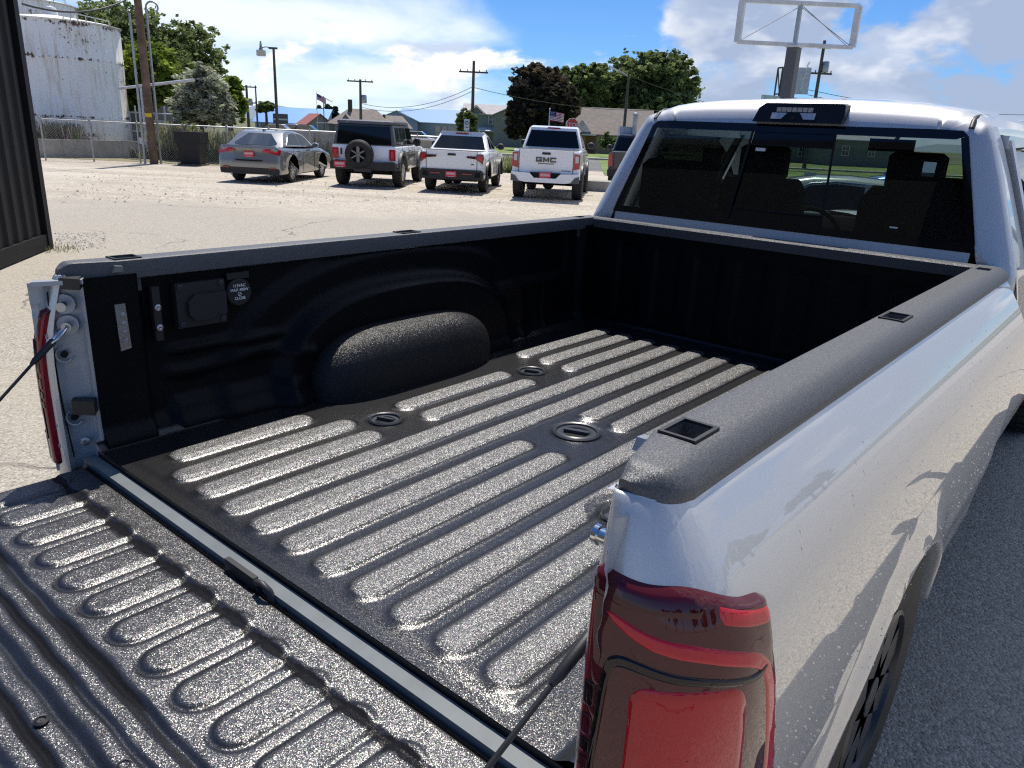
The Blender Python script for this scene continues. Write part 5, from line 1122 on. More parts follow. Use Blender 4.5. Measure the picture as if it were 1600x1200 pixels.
# --- bed walls
def wall(s):
    """pressed steel side of the bed seen from inside; s = -1 left, +1 right"""
    y = np.arange(.045, 2.506, .012); z = np.arange(.915, 1.416, .010); Zg, Yg = np.meshgrid(z, y, indexing='ij')
    d = np.zeros_like(Zg)                                    # how far the sheet stands into the bed
    d += (.028 if s < 0 else .006)*(1-ss(Yg, .19, .20))                           # flat pillar panel at the rear
    d += .03*(1-ss(Zg, .93, .99))                            # rolled foot
    yc, zc = 1.20, .93; e = lambda a, b_, p=2.6: (np.abs((Yg-yc)/a)**p+np.abs((Zg-zc)/b_)**p)**(1/p)
    o_ = e(.60, .36); d += .060*(1-ss(o_, .93, 1.03))+.012*np.exp(-((o_-1.0)/.05)**2)
    i_ = e(.78, .47, 2.4); d += .022*(1-ss(i_, .96, 1.06))
    shelf = .016*np.exp(-((Zg-1.105-.012*np.sin(Yg*14))/.02)**2)*(Yg < .75)*ss(Yg, .22, .28); d += shelf
    d += .02*np.exp(-((Zg-1.165)/.014)**2)*ss(Yg, .24, .30)*(1-ss(Yg, .55, .72))
    d += .026*(1-ss(Zg, .985, 1.03))*(1-ss(Yg, .62, .72))*ss(Yg, .25, .27)
    rec = ((Yg > 1.72) & (Yg < 2.28) & (Zg > 1.20) & (Zg < 1.40)); d -= .012*rec
    d += .014*np.exp(-((Zg-1.165)/.016)**2)*ss(Yg, 1.74, 1.78)*(1-ss(Yg, 2.2, 2.26))
    d += .03*ss(Yg, 2.36, 2.40)
    for yy in (1.92, 2.12): d += .008*np.exp(-((Yg-yy)/.012)**2)*(Zg < 1.15)
    X = -s*0+s*(.868-d); o = ngrid('bed_side', np.stack([X, Yg, Zg], 2), M['wall_liner'], TK, flip=(s > 0), attr=np.ones_like(d))
    # wheel housing: rounded tub
    U = np.linspace(0, math.pi, 41); V = np.linspace(0, math.pi/2, 17); Ug, Vg = np.meshgrid(U, V, indexing='ij')
    sp = lambda v, p: np.sign(v)*np.abs(v)**p
    yy = 1.15-.44*sp(np.cos(Ug), .62)*sp(np.cos(Vg), .55)-.0; zz = .915+.242*sp(np.sin(Ug), .62)*sp(np.cos(Vg), .55); xx = s*(.83-.19*sp(np.sin(Vg), .62))
    zz = zz-.012*np.exp(-((yy-1.14)/.07)**2)*(zz > 1.12)*ss(np.abs(xx), .69, .67)
    ngrid('wheel_housing', np.stack([xx, yy, zz], 2), M['housing_liner'], TK, flip=(s < 0), attr=np.ones_like(xx)*.7)
for s in (-1, 1): wall(s)
# front bulkhead with pressed flutes, and its top rail
y0 = 2.496; x = np.arange(-.87, .871, .01); z = np.arange(.915, 1.43, .012); Zg, Xg = np.meshgrid(z, x, indexing='ij'); d = np.zeros_like(Zg)
for k in range(7): d += .006*(1-ss(np.abs(Xg+.63-.21*k), .05, .075))*ss(Zg, .96, 1.0)*(1-ss(Zg, 1.32, 1.36))
ngrid('bulkhead', np.stack([Xg, y0-d*0+d*1.0-.012, Zg], 2), M['wall_liner'], TK, attr=np.ones_like(d))
b = MB(); b.prism([(2.462, 1.405), (2.455, 1.445), (2.462, 1.452), (2.512, 1.452), (2.518, 1.445), (2.518, 1.405)], -.844, .844, 'yz'); b.build('bulkhead_rail', M['rail_cap'], TK, smooth=30)
# --- side rails with stake pocket holes
def rail(s):
    ro = .0; yst = sorted(set(list(np.round(np.linspace(.004, .075, 10), 4))+[.147, .208, 1.205, 1.285, 2.36, 2.43]+list(np.round(np.linspace(.1, 2.51, 26), 4))))
    def xm(y):
        r_ = .062; u = y-.002
        return .955 if u >= r_ else .955-r_+math.sqrt(max(0, r_*r_-(r_-u)**2))*.98
    cols = [(0, 1.402), (0, 1.447), (.018, 1.4515), (.05, 1.453), (.16, 1.4535), (.22, 1.4538), (.36, 1.4538), (.5, 1.4536), (.55, 1.4535), (.66, 1.4522), (.76, 1.4485), (.86, 1.4415), (.94, 1.431), (.985, 1.419), (.98, 1.408)]
    P = []
    for y in yst:
        e = ss(np.array(y), .0, .035); x0, x1 = (.843 if y > .122 else .850+(.122-y)*.25), xm(y); row = []
        for u, z_ in cols: row.append((s*(x0+(x1-x0)*u), y, z_-(1-float(e))*.016*(z_ > 1.42)))
        P.append(row)
    b = MB(); nc = len(cols); fs = []; holes = [(.147, .208, .86, .905), (1.205, 1.285, .87, .905), (2.36, 2.43, .88, .905)]
    for i in range(len(yst)-1):
        for j in range(nc-1):
            ym = (yst[i]+yst[i+1])/2
            if any(h[0] <= ym <= h[1] for h in holes) and 4 <= j <= 7: continue
            fs.append((i*nc+j, i*nc+j+1, (i+1)*nc+j+1, (i+1)*nc+j))
    fs.append(tuple(range(nc)))
    b.put([p for r_ in P for p in r_], fs)
    for h in holes:                                            # hole walls, a rim and a floor
        xa, xb = s*(.843+.112*.16), s*(.843+.112*.55)
        vs = [(xa, h[0], 1.453), (xb, h[0], 1.4535), (xb, h[1], 1.4535), (xa, h[1], 1.453)]; lo = [(p[0], p[1], 1.36) for p in vs]
        b.put(vs+lo, [(0, 1, 5, 4), (1, 2, 6, 5), (2, 3, 7, 6), (3, 0, 4, 7), (4, 5, 6, 7)])
    o = b.build('side_rail', M['rail_cap'], TK, smooth=40)
    for h in holes[:2]:
        r_ = MB(); xa, xb = .843+.112*.16, .843+.112*.55
        r_.box((s*(xa+xb)/2, h[0]-.004, 1.455), (xb-xa+.014, .006, .005)); r_.box((s*(xa+xb)/2, h[1]+.004, 1.455), (xb-xa+.014, .006, .005))
        r_.box((s*(xa-.004), (h[0]+h[1])/2, 1.455), (.006, h[1]-h[0]+.0015, .0048)); r_.box((s*(xb+.004), (h[0]+h[1])/2, 1.455), (.006, h[1]-h[0]+.0015, .0048)); r_.build('pocket_rim', M['black_plastic'], o)
    MB().prism([(.12, 1.425), (.15, 1.425), (.15, 1.44), (.13, 1.442)], s*.828, s*.8425, 'yz').build('rail_clip', M['steel'], o)
for s in (-1, 1): rail(s)
# --- quarter panels
YC, RW = 1.20, .43            # rear wheel
ZK = [1.400, 1.414, 1.424, 1.4245, 1.421, 1.412, 1.395, 1.37, 1.34, 1.31, 1.28, 1.25, 1.22, 1.19, 1.15, 1.10, 1.04, .97, .90, .84, .79]
OK = [-.215, -.150, -.129, -.122, -.1145, -.106, -.094, -.077, -.0580, -.0400, -.0258, -.0148, -.0076, -.0036, -.0012, -.0002, 0, -.001, -.003, -.006, -.010]
def quarter(s):
    th = np.radians(np.linspace(-90, 0, 40)); Bc = np.column_stack([.908+.15*np.cos(th), .09+.15*np.sin(th)]); Tc = np.column_stack([.878+.063*np.cos(th), .059+.063*np.sin(th)])
    k3 = np.linspace(.15, 1, 12)[:, None]; Bc = np.vstack([[(.880, -.040), (.885, -.050), (.893, -.0575)], Bc, np.column_stack([np.full(12, 1.058), .09+.26*k3[:, 0]])]); Tc = np.vstack([[(.872, .010), (.873, .004), (.875, -.001)], Tc, np.column_stack([np.full(12, .941), .059+.291*k3[:, 0]])])
    for _ in range(4): Bc[1:-1] = (Bc[:-2]+2*Bc[1:-1]+Bc[2:])/4; Tc[1:-1] = (Tc[:-2]+2*Tc[1:-1]+Tc[2:])/4
    tn = np.gradient(Bc, axis=0); tn /= np.linalg.norm(tn, axis=1)[:, None]; plan = [tuple(p) for p in Bc]; N = [(a[1], -a[0]) for a in tn]; DT = [tuple(a-c) for a, c in zip(Tc, Bc)]
    yy = .38
    while yy < 2.475: plan.append((1.058, yy)); N.append((1, 0)); DT.append((-.117, 0)); yy += .03
    plan += [(1.058, 2.478)]; N.append((1, 0)); DT.append((-.117, 0)); n = len(plan)
    zk, ok = list(ZK), list(OK)
    AR = .485; rows = []; zmin = lambda y: .50 if abs(y-YC) > AR else max(.50, RW+math.sqrt(AR*AR-(y-YC)**2)*.93)
    nz = 8
    P = []
    for i, (x, y) in enumerate(plan):
        col = []; zb_ = zmin(y); fl_ = max(0, 1-abs(y-YC)/.70); 
        for z_, o_ in zip(zk, ok): 
            z2 = max(z_, zb_+.012); w_ = -o_/.118; col.append((x+DT[i][0]*w_, y+DT[i][1]*w_, z2, o_))
        zt = max(.79, zb_+.012)
        for k in range(1, nz+1):
            z2 = zt+(zb_-zt)*k/nz; o_ = -.010-.03*ss(np.array(.78-z2), 0, .28)*(1-fl_); col.append((x+N[i][0]*float(o_), y+N[i][1]*float(o_), z2, o_))
        # wheel arch flare
        c2 = []
        for (a, c, d_, o_) in col:
            w_ = math.hypot(y-YC, (d_-RW)/.93); f_ = .022*math.exp(-((w_-AR)/.055)**2) if (abs(y-YC) < AR+.2 and w_ > AR-.02) else 0
            c2.append((s*(a+f_), c, d_))
        a, c, d_ = c2[-1]; c2.append((a-s*.012, c, d_-.004)); c2.append((a-s*.05, c, d_-.002)); P.append(c2)
    o = ngrid('quarter_panel', P, M['silver'], TK, flip=(s > 0))
    # wheel liner
    b = MB(); b.grid([[(s*xx, YC-(AR-.012)*math.cos(a), RW+(AR-.012)*.93*math.sin(a)) for xx in (1.0, .62)] for a in np.linspace(-.15, math.pi+.15, 24)]); b.build('wheel_liner', M['black_plastic'], TK, smooth=50)
    b = MB(); b.grid([[(s*.62, YC+.6*c, .25+.65*d_) for c in (-1, 1)] for d_ in (0, 1)]); b.build('liner_back', M['flat_black'], TK)
    return o
for s in (-1, 1): quarter(s)
# door jambs either side of the tailgate opening
def jamb(s):
    A = np.array([.843 if s < 0 else .853, .046]); B = np.array([.906, -.060]); t_ = (B-A)/np.linalg.norm(B-A); nrm = np.array([-abs(t_[1]), -abs(t_[0])])   # towards the opening
    zz = np.arange(.86, 1.412, .008); uu = [0, .05, .1, .2, .3, .36, .40, .44, .5, .58, .66, .70, .74, .8, .9, 1.0, 1.04]
    P = []
    for z_ in zz:
        row = []
        for u in uu:
            h = -.006
            if u < 0: p = A+t_*0+np.array([-.004, .10])*(-u)/.30; row.append((s*p[0], p[1], z_)); continue
            h += -.016*float(ss(np.array(u), .02, .22))+.010*float(ss(np.array(u), .66, .72))
            wav = .10*math.sin((z_-.9)*7.5)+.05*math.sin(z_*23)
            if .68+.12*math.sin((z_-.86)*5) < u: h += .006
            if u > .9: h += .0025*math.sin(z_*55+1)+.002*math.sin(z_*131)
            edge = .10*math.exp(-((z_-1.37)/.05)**2)*(u > .95)*.0
            p = A+t_*(u*.126)+nrm*h; row.append((s*p[0], p[1], z_))
        P.append(row)
    o = ngrid('tailgate_jamb', P, M['silver_jamb'], TK, flip=(s > 0))
    Q = lambda u, z_, h=0: (s*(A+t_*(u*.126)+nrm*h)[0], (A+t_*(u*.126)+nrm*h)[1], z_)
    ax = lambda u, z_, a, c: [Q(u, z_, a), Q(u, z_, c)]
    # inner panel seam, welds, striker pins, rubber stops and holes
    sm = MB(); sm.tube([Q(.62+.12*math.sin((z_-.86)*5), z_, -.004) for z_ in np.arange(.90, 1.40, .02)], .0022, 5); sm.build('panel_seam', M['flat_black'], o)
    for u, z_, L_ in (((.42, 1.345, .030), (.40, 1.287, .014)) if s < 0 else ()):
        b = MB(); b.tube(ax(u, z_, -.01, L_), .0075, 12); b.build('striker_pin', M['dark_metal'], o, smooth=40)
        b = MB(); b.tube(ax(u, z_, L_-.003, L_+.003), .0125, 16); b.build('pin_head', M['steel'], o, smooth=40)
        b = MB(); b.tube(ax(u, z_, -.016, -.0075), .027, 24); b.build('pin_washer', M['silver_jamb'], o, smooth=40)
    for z_, hh, u0, u1 in (((1.405, .030, .02, .42), (1.055, .040, .05, .52)) if s < 0 else ()):
        b = MB(); pts = []
        hk = 1.0 if s < 0 else .15; p = [Q(u0, z_-hh/2, .034*hk), Q(u1, z_-hh/2, .012*hk), Q(u1, z_+hh/2, .012*hk), Q(u0, z_+hh/2, .034*hk), Q(u0, z_-hh/2, -.01), Q(u1, z_-hh/2, -.02), Q(u1, z_+hh/2, -.02), Q(u0, z_+hh/2, -.01)]
        b.put(p, [(0, 1, 2, 3), (4, 5, 6, 7), (0, 1, 5, 4), (1, 2, 6, 5), (2, 3, 7, 6), (3, 0, 4, 7)]); b.build('rubber_stop', M['black_plastic'], o)
    for u, z_ in ((.55, 1.205), (.53, 1.02)):
        b = MB(); b.tube(ax(u, z_, -.012, -.0035), .0095, 14); b.build('jamb_hole', M['flat_black'], o)
        b = MB(); arc = [Q(u+.16*math.cos(a), z_+.022*math.sin(a), -.004) for a in np.linspace(-2.6, 1.2, 14)]; b.tube(arc, .0035, 6); b.build('pressed_ring', M['silver_jamb'], o, smooth=60)
    b = MB(); b.lathe([(.013, 0), (.013, .004), (.006, .006), (.001, .006)], (0, 0, 0), n=12); b.v = [tuple(np.array(Q(.38, .945, -.006+p[2]))+np.array([0, 0, p[1]])+np.array([s*t_[0], t_[1], 0])*p[0]) for p in b.v]; b.build('jamb_bolt', M['steel'], o)
    w = MB(); r_ = np.random.default_rng(5)
    for k in range(11):
        z_ = .90+.045*k+.012*r_.normal(); b_ = Q(.86+.05*r_.normal(), z_, .006)
        w.lathe([(.0045, 0), (.003, .0012), (.001, .0015)], (0, 0, 0), n=8); w.v[-24:] = [tuple(np.array(b_)+np.array([0, 0, p[1]*1.6])+np.array([s*t_[0], t_[1], 0])*p[0]+np.append(nrm*[s, 1], 0)*p[2]) for p in w.v[-24:]]
    w.build('spot_welds', M['silver_jamb'], o, smooth=60, kind='stuff')
    if s > 0: return Q
    b = MB(); b.beam(Q(-.02, 1.409, .002), Q(.93, 1.404, .0), .030, .012); b.build('jamb_flange', M['silver_jamb'], o)
    return Q
QL = jamb(-1); QR = jamb(1)
# details on the left wall: outlet box, round flap, tie down, pillar bracket
def wl(y, z, d): return (-.868+d, y, z)
b = MB(); b.box((-.852, .372, 1.303), (.03, .155, .135)); ob = b.build('outlet_box', M['black_plastic'], TK)
b = MB(); b.prism([(.325, 1.275), (.345, 1.255), (.40, 1.255), (.415, 1.27), (.415, 1.32), (.40, 1.335), (.345, 1.335), (.325, 1.315)], -.838, -.824, 'yz'); b.build('outlet_cover', M['black_plastic'], ob); b = MB(); b.box((-.832, .425, 1.30), (.012, .045, .07)); b.build('cover_hinge', M['black_plastic'], ob)
for y, z in ((.307, 1.36), (.437, 1.36), (.307, 1.247), (.437, 1.247)): b = MB(); b.lathe([(.009, 0), (.009, .004), (.004, .006), (.001, .004)], (-.837, y, z), 'x', 12); b.build('screw', M['dark_metal'], ob, smooth=40)
b = MB(); b.box((-.848, .236, 1.29), (.02, .022, .16)); tb = b.build('tie_strip', M['black_plastic'], TK)
for z in (1.25, 1.31): b = MB(); b.lathe([(.010, 0), (.010, .006), (.005, .008), (.001, .006)], (-.838, .236, z), 'x', 12); b.build('screw', M['steel'], tb, smooth=40)
b = MB(); b.lathe([(.044, 0), (.044, .014), (.040, .018), (.001, .018)], (-.866, .505, 1.318), 'x', 26); b.box((-.857, .505, 1.372), (.014, .075, .02)); rf = b.build('round_flap', M['black_plastic'], TK, smooth=35)
for i, tx in enumerate(('115VAC', 'MAX 400W', '', 'CLOSE')):
    if tx: text_mesh('lettering', tx, .0125, .0005, M['trim_white'], rf, Matrix.Translation((-.8470, .505, 1.340-.0135*i))@Matrix.Rotation(R(90), 4, 'Z')@Matrix.Rotation(R(90), 4, 'X'), .0003)
b = MB(); b.lathe([(.0065, 0), (.0065, .0006), (.005, .0006), (.005, 0)], (-.8475, .505, 1.313), 'x', 16); b.beam((-.847, .501, 1.309), (-.847, .509, 1.317), .002, .001); b.build('symbol', M['trim_white'], rf)
b = MB(); b.prism([(.120, 1.20), (.150, 1.205), (.146, 1.335), (.117, 1.335)], -.8395, -.834, 'yz'); br = b.build('pillar_bracket', M['steel'], TK)
for z in (1.23, 1.255, 1.28, 1.305): b = MB(); b.lathe([(.006, 0), (.006, .004), (.001, .005)], (-.834, .136, z), 'x', 10); b.build('rivet', M['galv'], br)
# --- tail lamps
def lens(name, c, trans=.0):
    return pmat(name, c, .3, spec=.0, coat=1.0, coatr=.015)
M['lens_dark'] = lens('lens_dark', (.085, .010, .014)); M['lens_red'] = lens('lens_red', (.46, .006, .016)); M['lens_bar'] = lens('lens_bar', (.55, .012, .028)); M['lens_edge'] = lens('lens_edge', (.06, .003, .010)); M['lens_clear'] = lens('lens_clear', (.36, .32, .31)); M['lens_black'] = lens('lens_black', (.008, .002, .004)); M['lens_inner'] = lens('lens_inner', (.26, .006, .018)); M['lens_amber'] = lens('lens_amber', (.6, .18, .01))
def lamp(s):
    th = np.radians(np.linspace(-90, 0, 30)); plan0 = [(.898, -.046), (.896, -.060), (.901, -.069)]+[(.908+.161*math.cos(a), .09+.161*math.sin(a)) for a in th]+[(1.0695, .11), (1.0695, .13), (1.066, .142), (1.052, .146)]
    Pl, Nl, T = smooth_plan(plan0, 140, 2); Ls = np.linspace(0, T, 140); HT_ = .44
    zk_, ok_ = np.array(ZK[5:][::-1]), np.array(OK[5:][::-1])
    def at(u, h, z_):                # u in 0..1 along the plan, h proud of the lens
        l = min(1, max(0, u))*T; x = np.interp(l, Ls, Pl[:, 0]); y = np.interp(l, Ls, Pl[:, 1]); t_ = (-np.interp(l, Ls, Nl[:, 1]), np.interp(l, Ls, Nl[:, 0]))
        w_ = -float(np.interp(z_, zk_, ok_))/.118; a = min(0.0, max(-math.pi/2, math.atan2(y-.09, x-.908))) if x > .908 else -math.pi/2
        dx_, dy_ = (.878+.063*math.cos(a))-(.908+.15*math.cos(a)), (.059+.063*math.sin(a))-(.09+.15*math.sin(a))
        return x+t_[1]*h+dx_*w_, y-t_[0]*h+dy_*w_
    zt = lambda u: 1.338-.010*ss(np.array(u), .0, .35)-.045*ss(np.array(u), .45, 1.0)
    def pt(u, v, h=0.0):             # v 0 bottom, 1 top
        zb_ = .885; z_ = float(zb_+(zt(u)-zb_)*v); x, y = at(u, h, z_); dy = .155*(.80-v)*float(ss(np.array(u), .40, 1)) if v < .80 else .0
        return (s*x, y+dy, z_)
    us = np.linspace(0, 1, 61); vs = np.concatenate([[-.01, 0], np.linspace(.01, .985, 60), [1.0, 1.004]])
    def hh(u, v): return -.012*(1-ss(np.array(min(v+.01, 1.004-v, 9)), 0, .02))
    P = [[pt(u, v, float(hh(u, v))) for u in us] for v in vs]
    o = ngrid('tail_lamp', P, M['lens_dark'], TK, flip=(s < 0))
    def patch(name, fu, v0, v1, mt, h, r=.16):
        u0, u1 = fu; poly = []
        for k, (cx, cy, a0) in enumerate(((u1-r*(u1-u0), v1-r*(v1-v0)*.8, 0), (u0+r*(u1-u0), v1-r*(v1-v0)*.8, 90), (u0+r*(u1-u0), v0+r*(v1-v0)*.8, 180), (u1-r*(u1-u0), v0+r*(v1-v0)*.8, 270))):
            for a in np.linspace(a0, a0+90, 9): poly.append((cx+r*(u1-u0)*math.cos(R(a)), cy+r*(v1-v0)*.8*math.sin(R(a))))
        poly = [q_ for a, c in zip(poly, poly[1:]+poly[:1]) for q_ in (a, ((a[0]*2+c[0])/3, (a[1]*2+c[1])/3), ((a[0]+c[0]*2)/3, (a[1]+c[1]*2)/3))]
        cu, cv = (u0+u1)/2, (v0+v1)/2; rings = [[(cu+(p[0]-cu)*k_, cv+(p[1]-cv)*k_) for p in poly] for k_ in (1, .985, .85, .7, .55, .4, .25, .12, .01)]
        hs = [0.0]+[h]*8
        return ngrid(name, [[pt(u, v, hq) for u, v in rg+[rg[0]]] for rg, hq in zip(rings, hs)], mt, o, flip=(s > 0))
    def strip(name, path, hw_, mt, h, n=70, taper=True):
        """path of (u, v); hw_ half width in metres, one value or one per path point"""
        p = np.array(path, float); k = np.linspace(0, len(p)-1, n); w = np.interp(k, range(len(p)), np.broadcast_to(hw_, (len(p),)))
        U = np.interp(k, range(len(p)), p[:, 0]); V = np.interp(k, range(len(p)), p[:, 1])
        for _ in range(14): U[1:-1] = (U[:-2]+U[1:-1]*2+U[2:])/4; V[1:-1] = (V[:-2]+V[1:-1]*2+V[2:])/4
        du = np.gradient(U)*T; dv = np.gradient(V)*HT_; nn = np.hypot(du, dv)+1e-9; du /= nn; dv /= nn
        A = []
        for i in range(n):
            e = min(1.0, (min(i, n-1-i)+.35)/3.0) if taper else 1.0
            A.append([pt(U[i]-dv[i]*q_*w[i]*e/T, V[i]+du[i]*q_*w[i]*e/HT_, hq) for q_, hq in ((-1, .0), (-.88, h), (-.4, h), (0, h), (.4, h), (.88, h), (1, .0))])
        return ngrid(name, A, mt, o, flip=(s < 0))
    strip('edge_band', [(.985, .03), (.985, .5), (.985, .93)], .008, M['lens_edge'], .0008)
    strip('edge_band', [(.045, .02), (.045, .5), (.045, .965)], .013, M['lens_inner'], .0008)
    strip('top_band', [(.06, .962), (.3, .962), (.55, .960)], .012, M['lens_edge'], .0008)
    strip('top_band', [(.62, .950), (.8, .946), (.95, .938)], .011, M['lens_bar'], .0008)
    strip('light_bar', [(.14, .905), (.22, .885), (.32, .862), (.45, .842), (.60, .830), (.74, .822), (.82, .80), (.87, .755), (.885, .66), (.888, .5), (.888, .3), (.885, .08)], [.003, .007, .009, .010, .0105, .011, .013, .0145, .0145, .0145, .0145, .0145], M['lens_bar'], .0014, 90)
    strip('inner_bezel', [(.86, .775), (.80, .752), (.70, .748), (.55, .755), (.42, .765), (.30, .785), (.22, .79), (.17, .775), (.15, .72), (.14, .6), (.13, .45), (.125, .3), (.12, .17)], [.002, .0035, .0045, .005, .0055, .0065, .007, .0065, .005, .0045, .004, .004, .004], M['lens_black'], .0026, 90)
    strip('lower_bezel', [(.125, .20), (.25, .185), (.45, .18), (.65, .195), (.80, .235)], .0045, M['lens_black'], .0022)
    patch('reflector_panel', (.25, .70), .265, .73, M['lens_red'], .0014)
    patch('reverse_lens', (.15, .84), .01, .165, M['lens_clear'], .0014, r=.2)
    for k_, (a, c, mt) in enumerate(((.60, .68, 'lens_black'), (.50, .57, 'lens_edge'), (.44, .485, 'lens_black'), (.38, .42, 'lens_edge'))): patch('side_facet', (.075, .118), a, c, M[mt], .0016, r=.2)
for s in (-1, 1): lamp(s)
# --- tailgate folded down
xs = np.arange(-.845, .8451, .006); ysg = np.arange(-.640, -.0199, .0045); YY, XX = np.meshgrid(ysg, xs, indexing='ij')
Z = np.full_like(XX, .886); rib = np.full_like(XX, .55)
Z += .004*ss(YY, -.098, -.088)                                 # hinge strip stands proud
wob = .0012*np.sin(XX*61)+.0010*np.sin(XX*177+1)+.0008*np.sin(XX*391)
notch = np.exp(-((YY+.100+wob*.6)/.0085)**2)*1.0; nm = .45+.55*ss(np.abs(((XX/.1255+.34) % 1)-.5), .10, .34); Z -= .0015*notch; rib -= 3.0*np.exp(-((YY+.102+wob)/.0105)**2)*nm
rb = np.zeros_like(XX)
for i in range(-7, 8):
    x0 = .1255*i-.020
    rr = .040; dy = np.maximum(np.maximum(-.288+rr-YY, YY-(-.112)), 0); d = np.hypot(XX-x0, dy); rb = np.maximum(rb, 1-ss(d, .031, .042))
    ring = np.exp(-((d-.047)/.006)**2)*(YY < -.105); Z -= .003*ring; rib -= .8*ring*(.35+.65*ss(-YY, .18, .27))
Z += .0048*rb
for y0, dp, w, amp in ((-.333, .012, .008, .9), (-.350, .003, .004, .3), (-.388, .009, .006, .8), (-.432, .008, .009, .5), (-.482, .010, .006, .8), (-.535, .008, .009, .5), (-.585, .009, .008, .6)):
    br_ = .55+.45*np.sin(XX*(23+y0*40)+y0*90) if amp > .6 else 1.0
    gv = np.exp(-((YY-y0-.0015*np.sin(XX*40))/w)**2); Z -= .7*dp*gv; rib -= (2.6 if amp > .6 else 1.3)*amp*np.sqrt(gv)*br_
Z += .006*(ss(-YY, .340, .352)-ss(-YY, .425, .437)); Z += .005*(ss(-YY, .49, .50))
Z -= .03*ss(np.abs(XX), .825, .845)**2; Z -= .02*ss(-YY, .62, .64)
Z -= .006*(1-ss(np.minimum(.83-np.abs(XX), -.02-YY), 0, .006))
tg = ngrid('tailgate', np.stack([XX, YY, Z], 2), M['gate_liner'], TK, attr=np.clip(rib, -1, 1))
b = MB(); b.prism([(-.846, .862), (.846, .862), (.846, .80), (-.846, .80)], -.64, -.022, 'xz'); b.build('outer_skin', M['silver'], tg)
b = MB()
for s in (-1, 1): b.grid([[(s*.846, y_, z_) for y_ in (-.64, -.021)] for z_ in (.805, .868)])
b.grid([[(x_, -.641, z_) for x_ in (-.846, .846)] for z_ in (.80, .868)]); b.grid([[(x_, -.0195, z_) for x_ in (-.84, .84)] for z_ in (.80, .892)]); b.build('edge', M['black_plastic'], tg)
for x, y in ((.116, -.46), (.305, -.410), (-.07, -.51)):
    b = MB(); b.lathe([(.012, 0), (.012, .003), (.008, .006), (.006, .003), (.001, .003)], (x, y, .888), n=16); b.build('cover_bolt', M['black_plastic'], tg, smooth=40)
# hinge hardware in the gap
b = MB(); b.box((-.02, -.016, .905), (.115, .012, .028)); b.build('latch_plate', M['black_plastic'], TK)
b = MB(); b.tube([(.045, -.012, .885), (.05, -.022, .918), (.075, -.024, .925), (.092, -.018, .912), (.10, -.012, .885)], .007, 10); b.build('wire_loop', M['dark_metal'], TK, smooth=60)
for x in (.135, .30): b = MB(); b.lathe([(.006, 0), (.006, .003), (.001, .003)], (x, -.0135, .885), 'y', 10); b.build('sill_hole', M['flat_black'], TK)
# support cables
def cable(s, Q):
    a = np.array(Q(.40, 1.287, .016)) if s < 0 else np.array([.874, .030, 1.232]); e = np.array([s*.80, -.47, .905]); d = (e-a)/np.linalg.norm(e-a)
    root = MB(); pts = [a+d*.07, a+d*.25+np.array([0, 0, -.004]), a+d*.42+np.array([0, 0, -.004]), e]; root.tube([tuple(p) for p in pts], .0042, 8); o = root.build('support_cable', M['black_plastic'], TK, smooth=60)
    b = MB(); b.tube([tuple(a+d*.045), tuple(a+d*.05), tuple(a+d*.115), tuple(a+d*.13)], [.006, .0095, .0085, .005], 10); b.build('cable_sleeve', M['black_plastic'], o, smooth=50)
    if s > 0: return
    ring = []; w = np.cross(d, [0, 1, 0]); w /= np.linalg.norm(w)
    for k in range(15): t2 = 2*math.pi*k/14; ring.append(tuple(a+d*(.028-.030*math.cos(t2))+w*.015*math.sin(t2)))
    b = MB(); b.tube(ring, .0045, 8, cap=False); b.build('cable_eye', M['chrome'], o, smooth=60)
cable(-1, QL); cable(1, QR)
b = MB(); b.tube([(.862, .0, 1.352), (.905, .0, 1.352)], .011, 16); b.tube([(.856, .0, 1.352), (.863, .0, 1.352)], .014, 16); b.build('striker_pin', M['chrome'], TK, smooth=40)
# rear bumper below the gate
b = MB(); b.prism([(-.24, .52), (-.22, .74), (-.02, .78), (.0, .50)], -.98, .98, 'yz'); b.build('rear_bumper', M['chrome'], TK)
# --- cab
M['tint'] = bpy.data.materials.new('tinted_glass'); M['tint'].use_nodes = True
def glass_mat(mt, colr, rough=0.0, spec=1.0):
    q = NT(mt.node_tree); q.n.clear(); tr = q.new('ShaderNodeBsdfTransparent'); tr.inputs[0].default_value = (*colr, 1)
    gl = q.new('ShaderNodeBsdfGlossy'); gl.inputs['Roughness'].default_value = rough; gl.inputs[0].default_value = (.9, .95, 1, 1); lw = q.new('ShaderNodeLayerWeight'); lw.inputs[0].default_value = .5; fr = q.m('ADD', .04, q.mul(q.m('POWER', lw.outputs['Facing'], 5.0), .92))
    mx = q.new('ShaderNodeMixShader'); q.put(mx.inputs[0], q.mul(fr, spec)); q.l.new(tr.outputs[0], mx.inputs[1]); q.l.new(gl.outputs[0], mx.inputs[2])
    o = q.new('ShaderNodeOutputMaterial'); q.l.new(mx.outputs[0], o.inputs[0]); return mt
glass_mat(M['tint'], (.31, .355, .34)); M['clear_glass'] = bpy.data.materials.new('clear_glass'); M['clear_glass'].use_nodes = True; glass_mat(M['clear_glass'], (.80, .88, .86))
M['dark_tint'] = bpy.data.materials.new('dark_tint'); M['dark_tint'].use_nodes = True; glass_mat(M['dark_tint'], (.03, .035, .04), 0.0, 1.0)
M['frit'] = pmat('frit', (.004, .004, .006), .03, spec=.4)
M['interior'] = pmat('interior', (.005, .005, .0055), .9, spec=.1)
YB = 2.545                                # back of the cab
def yrear(z, x=0): return YB+.035+max(0, z-1.44)*.235-.03*(abs(x)/.8)**2*0
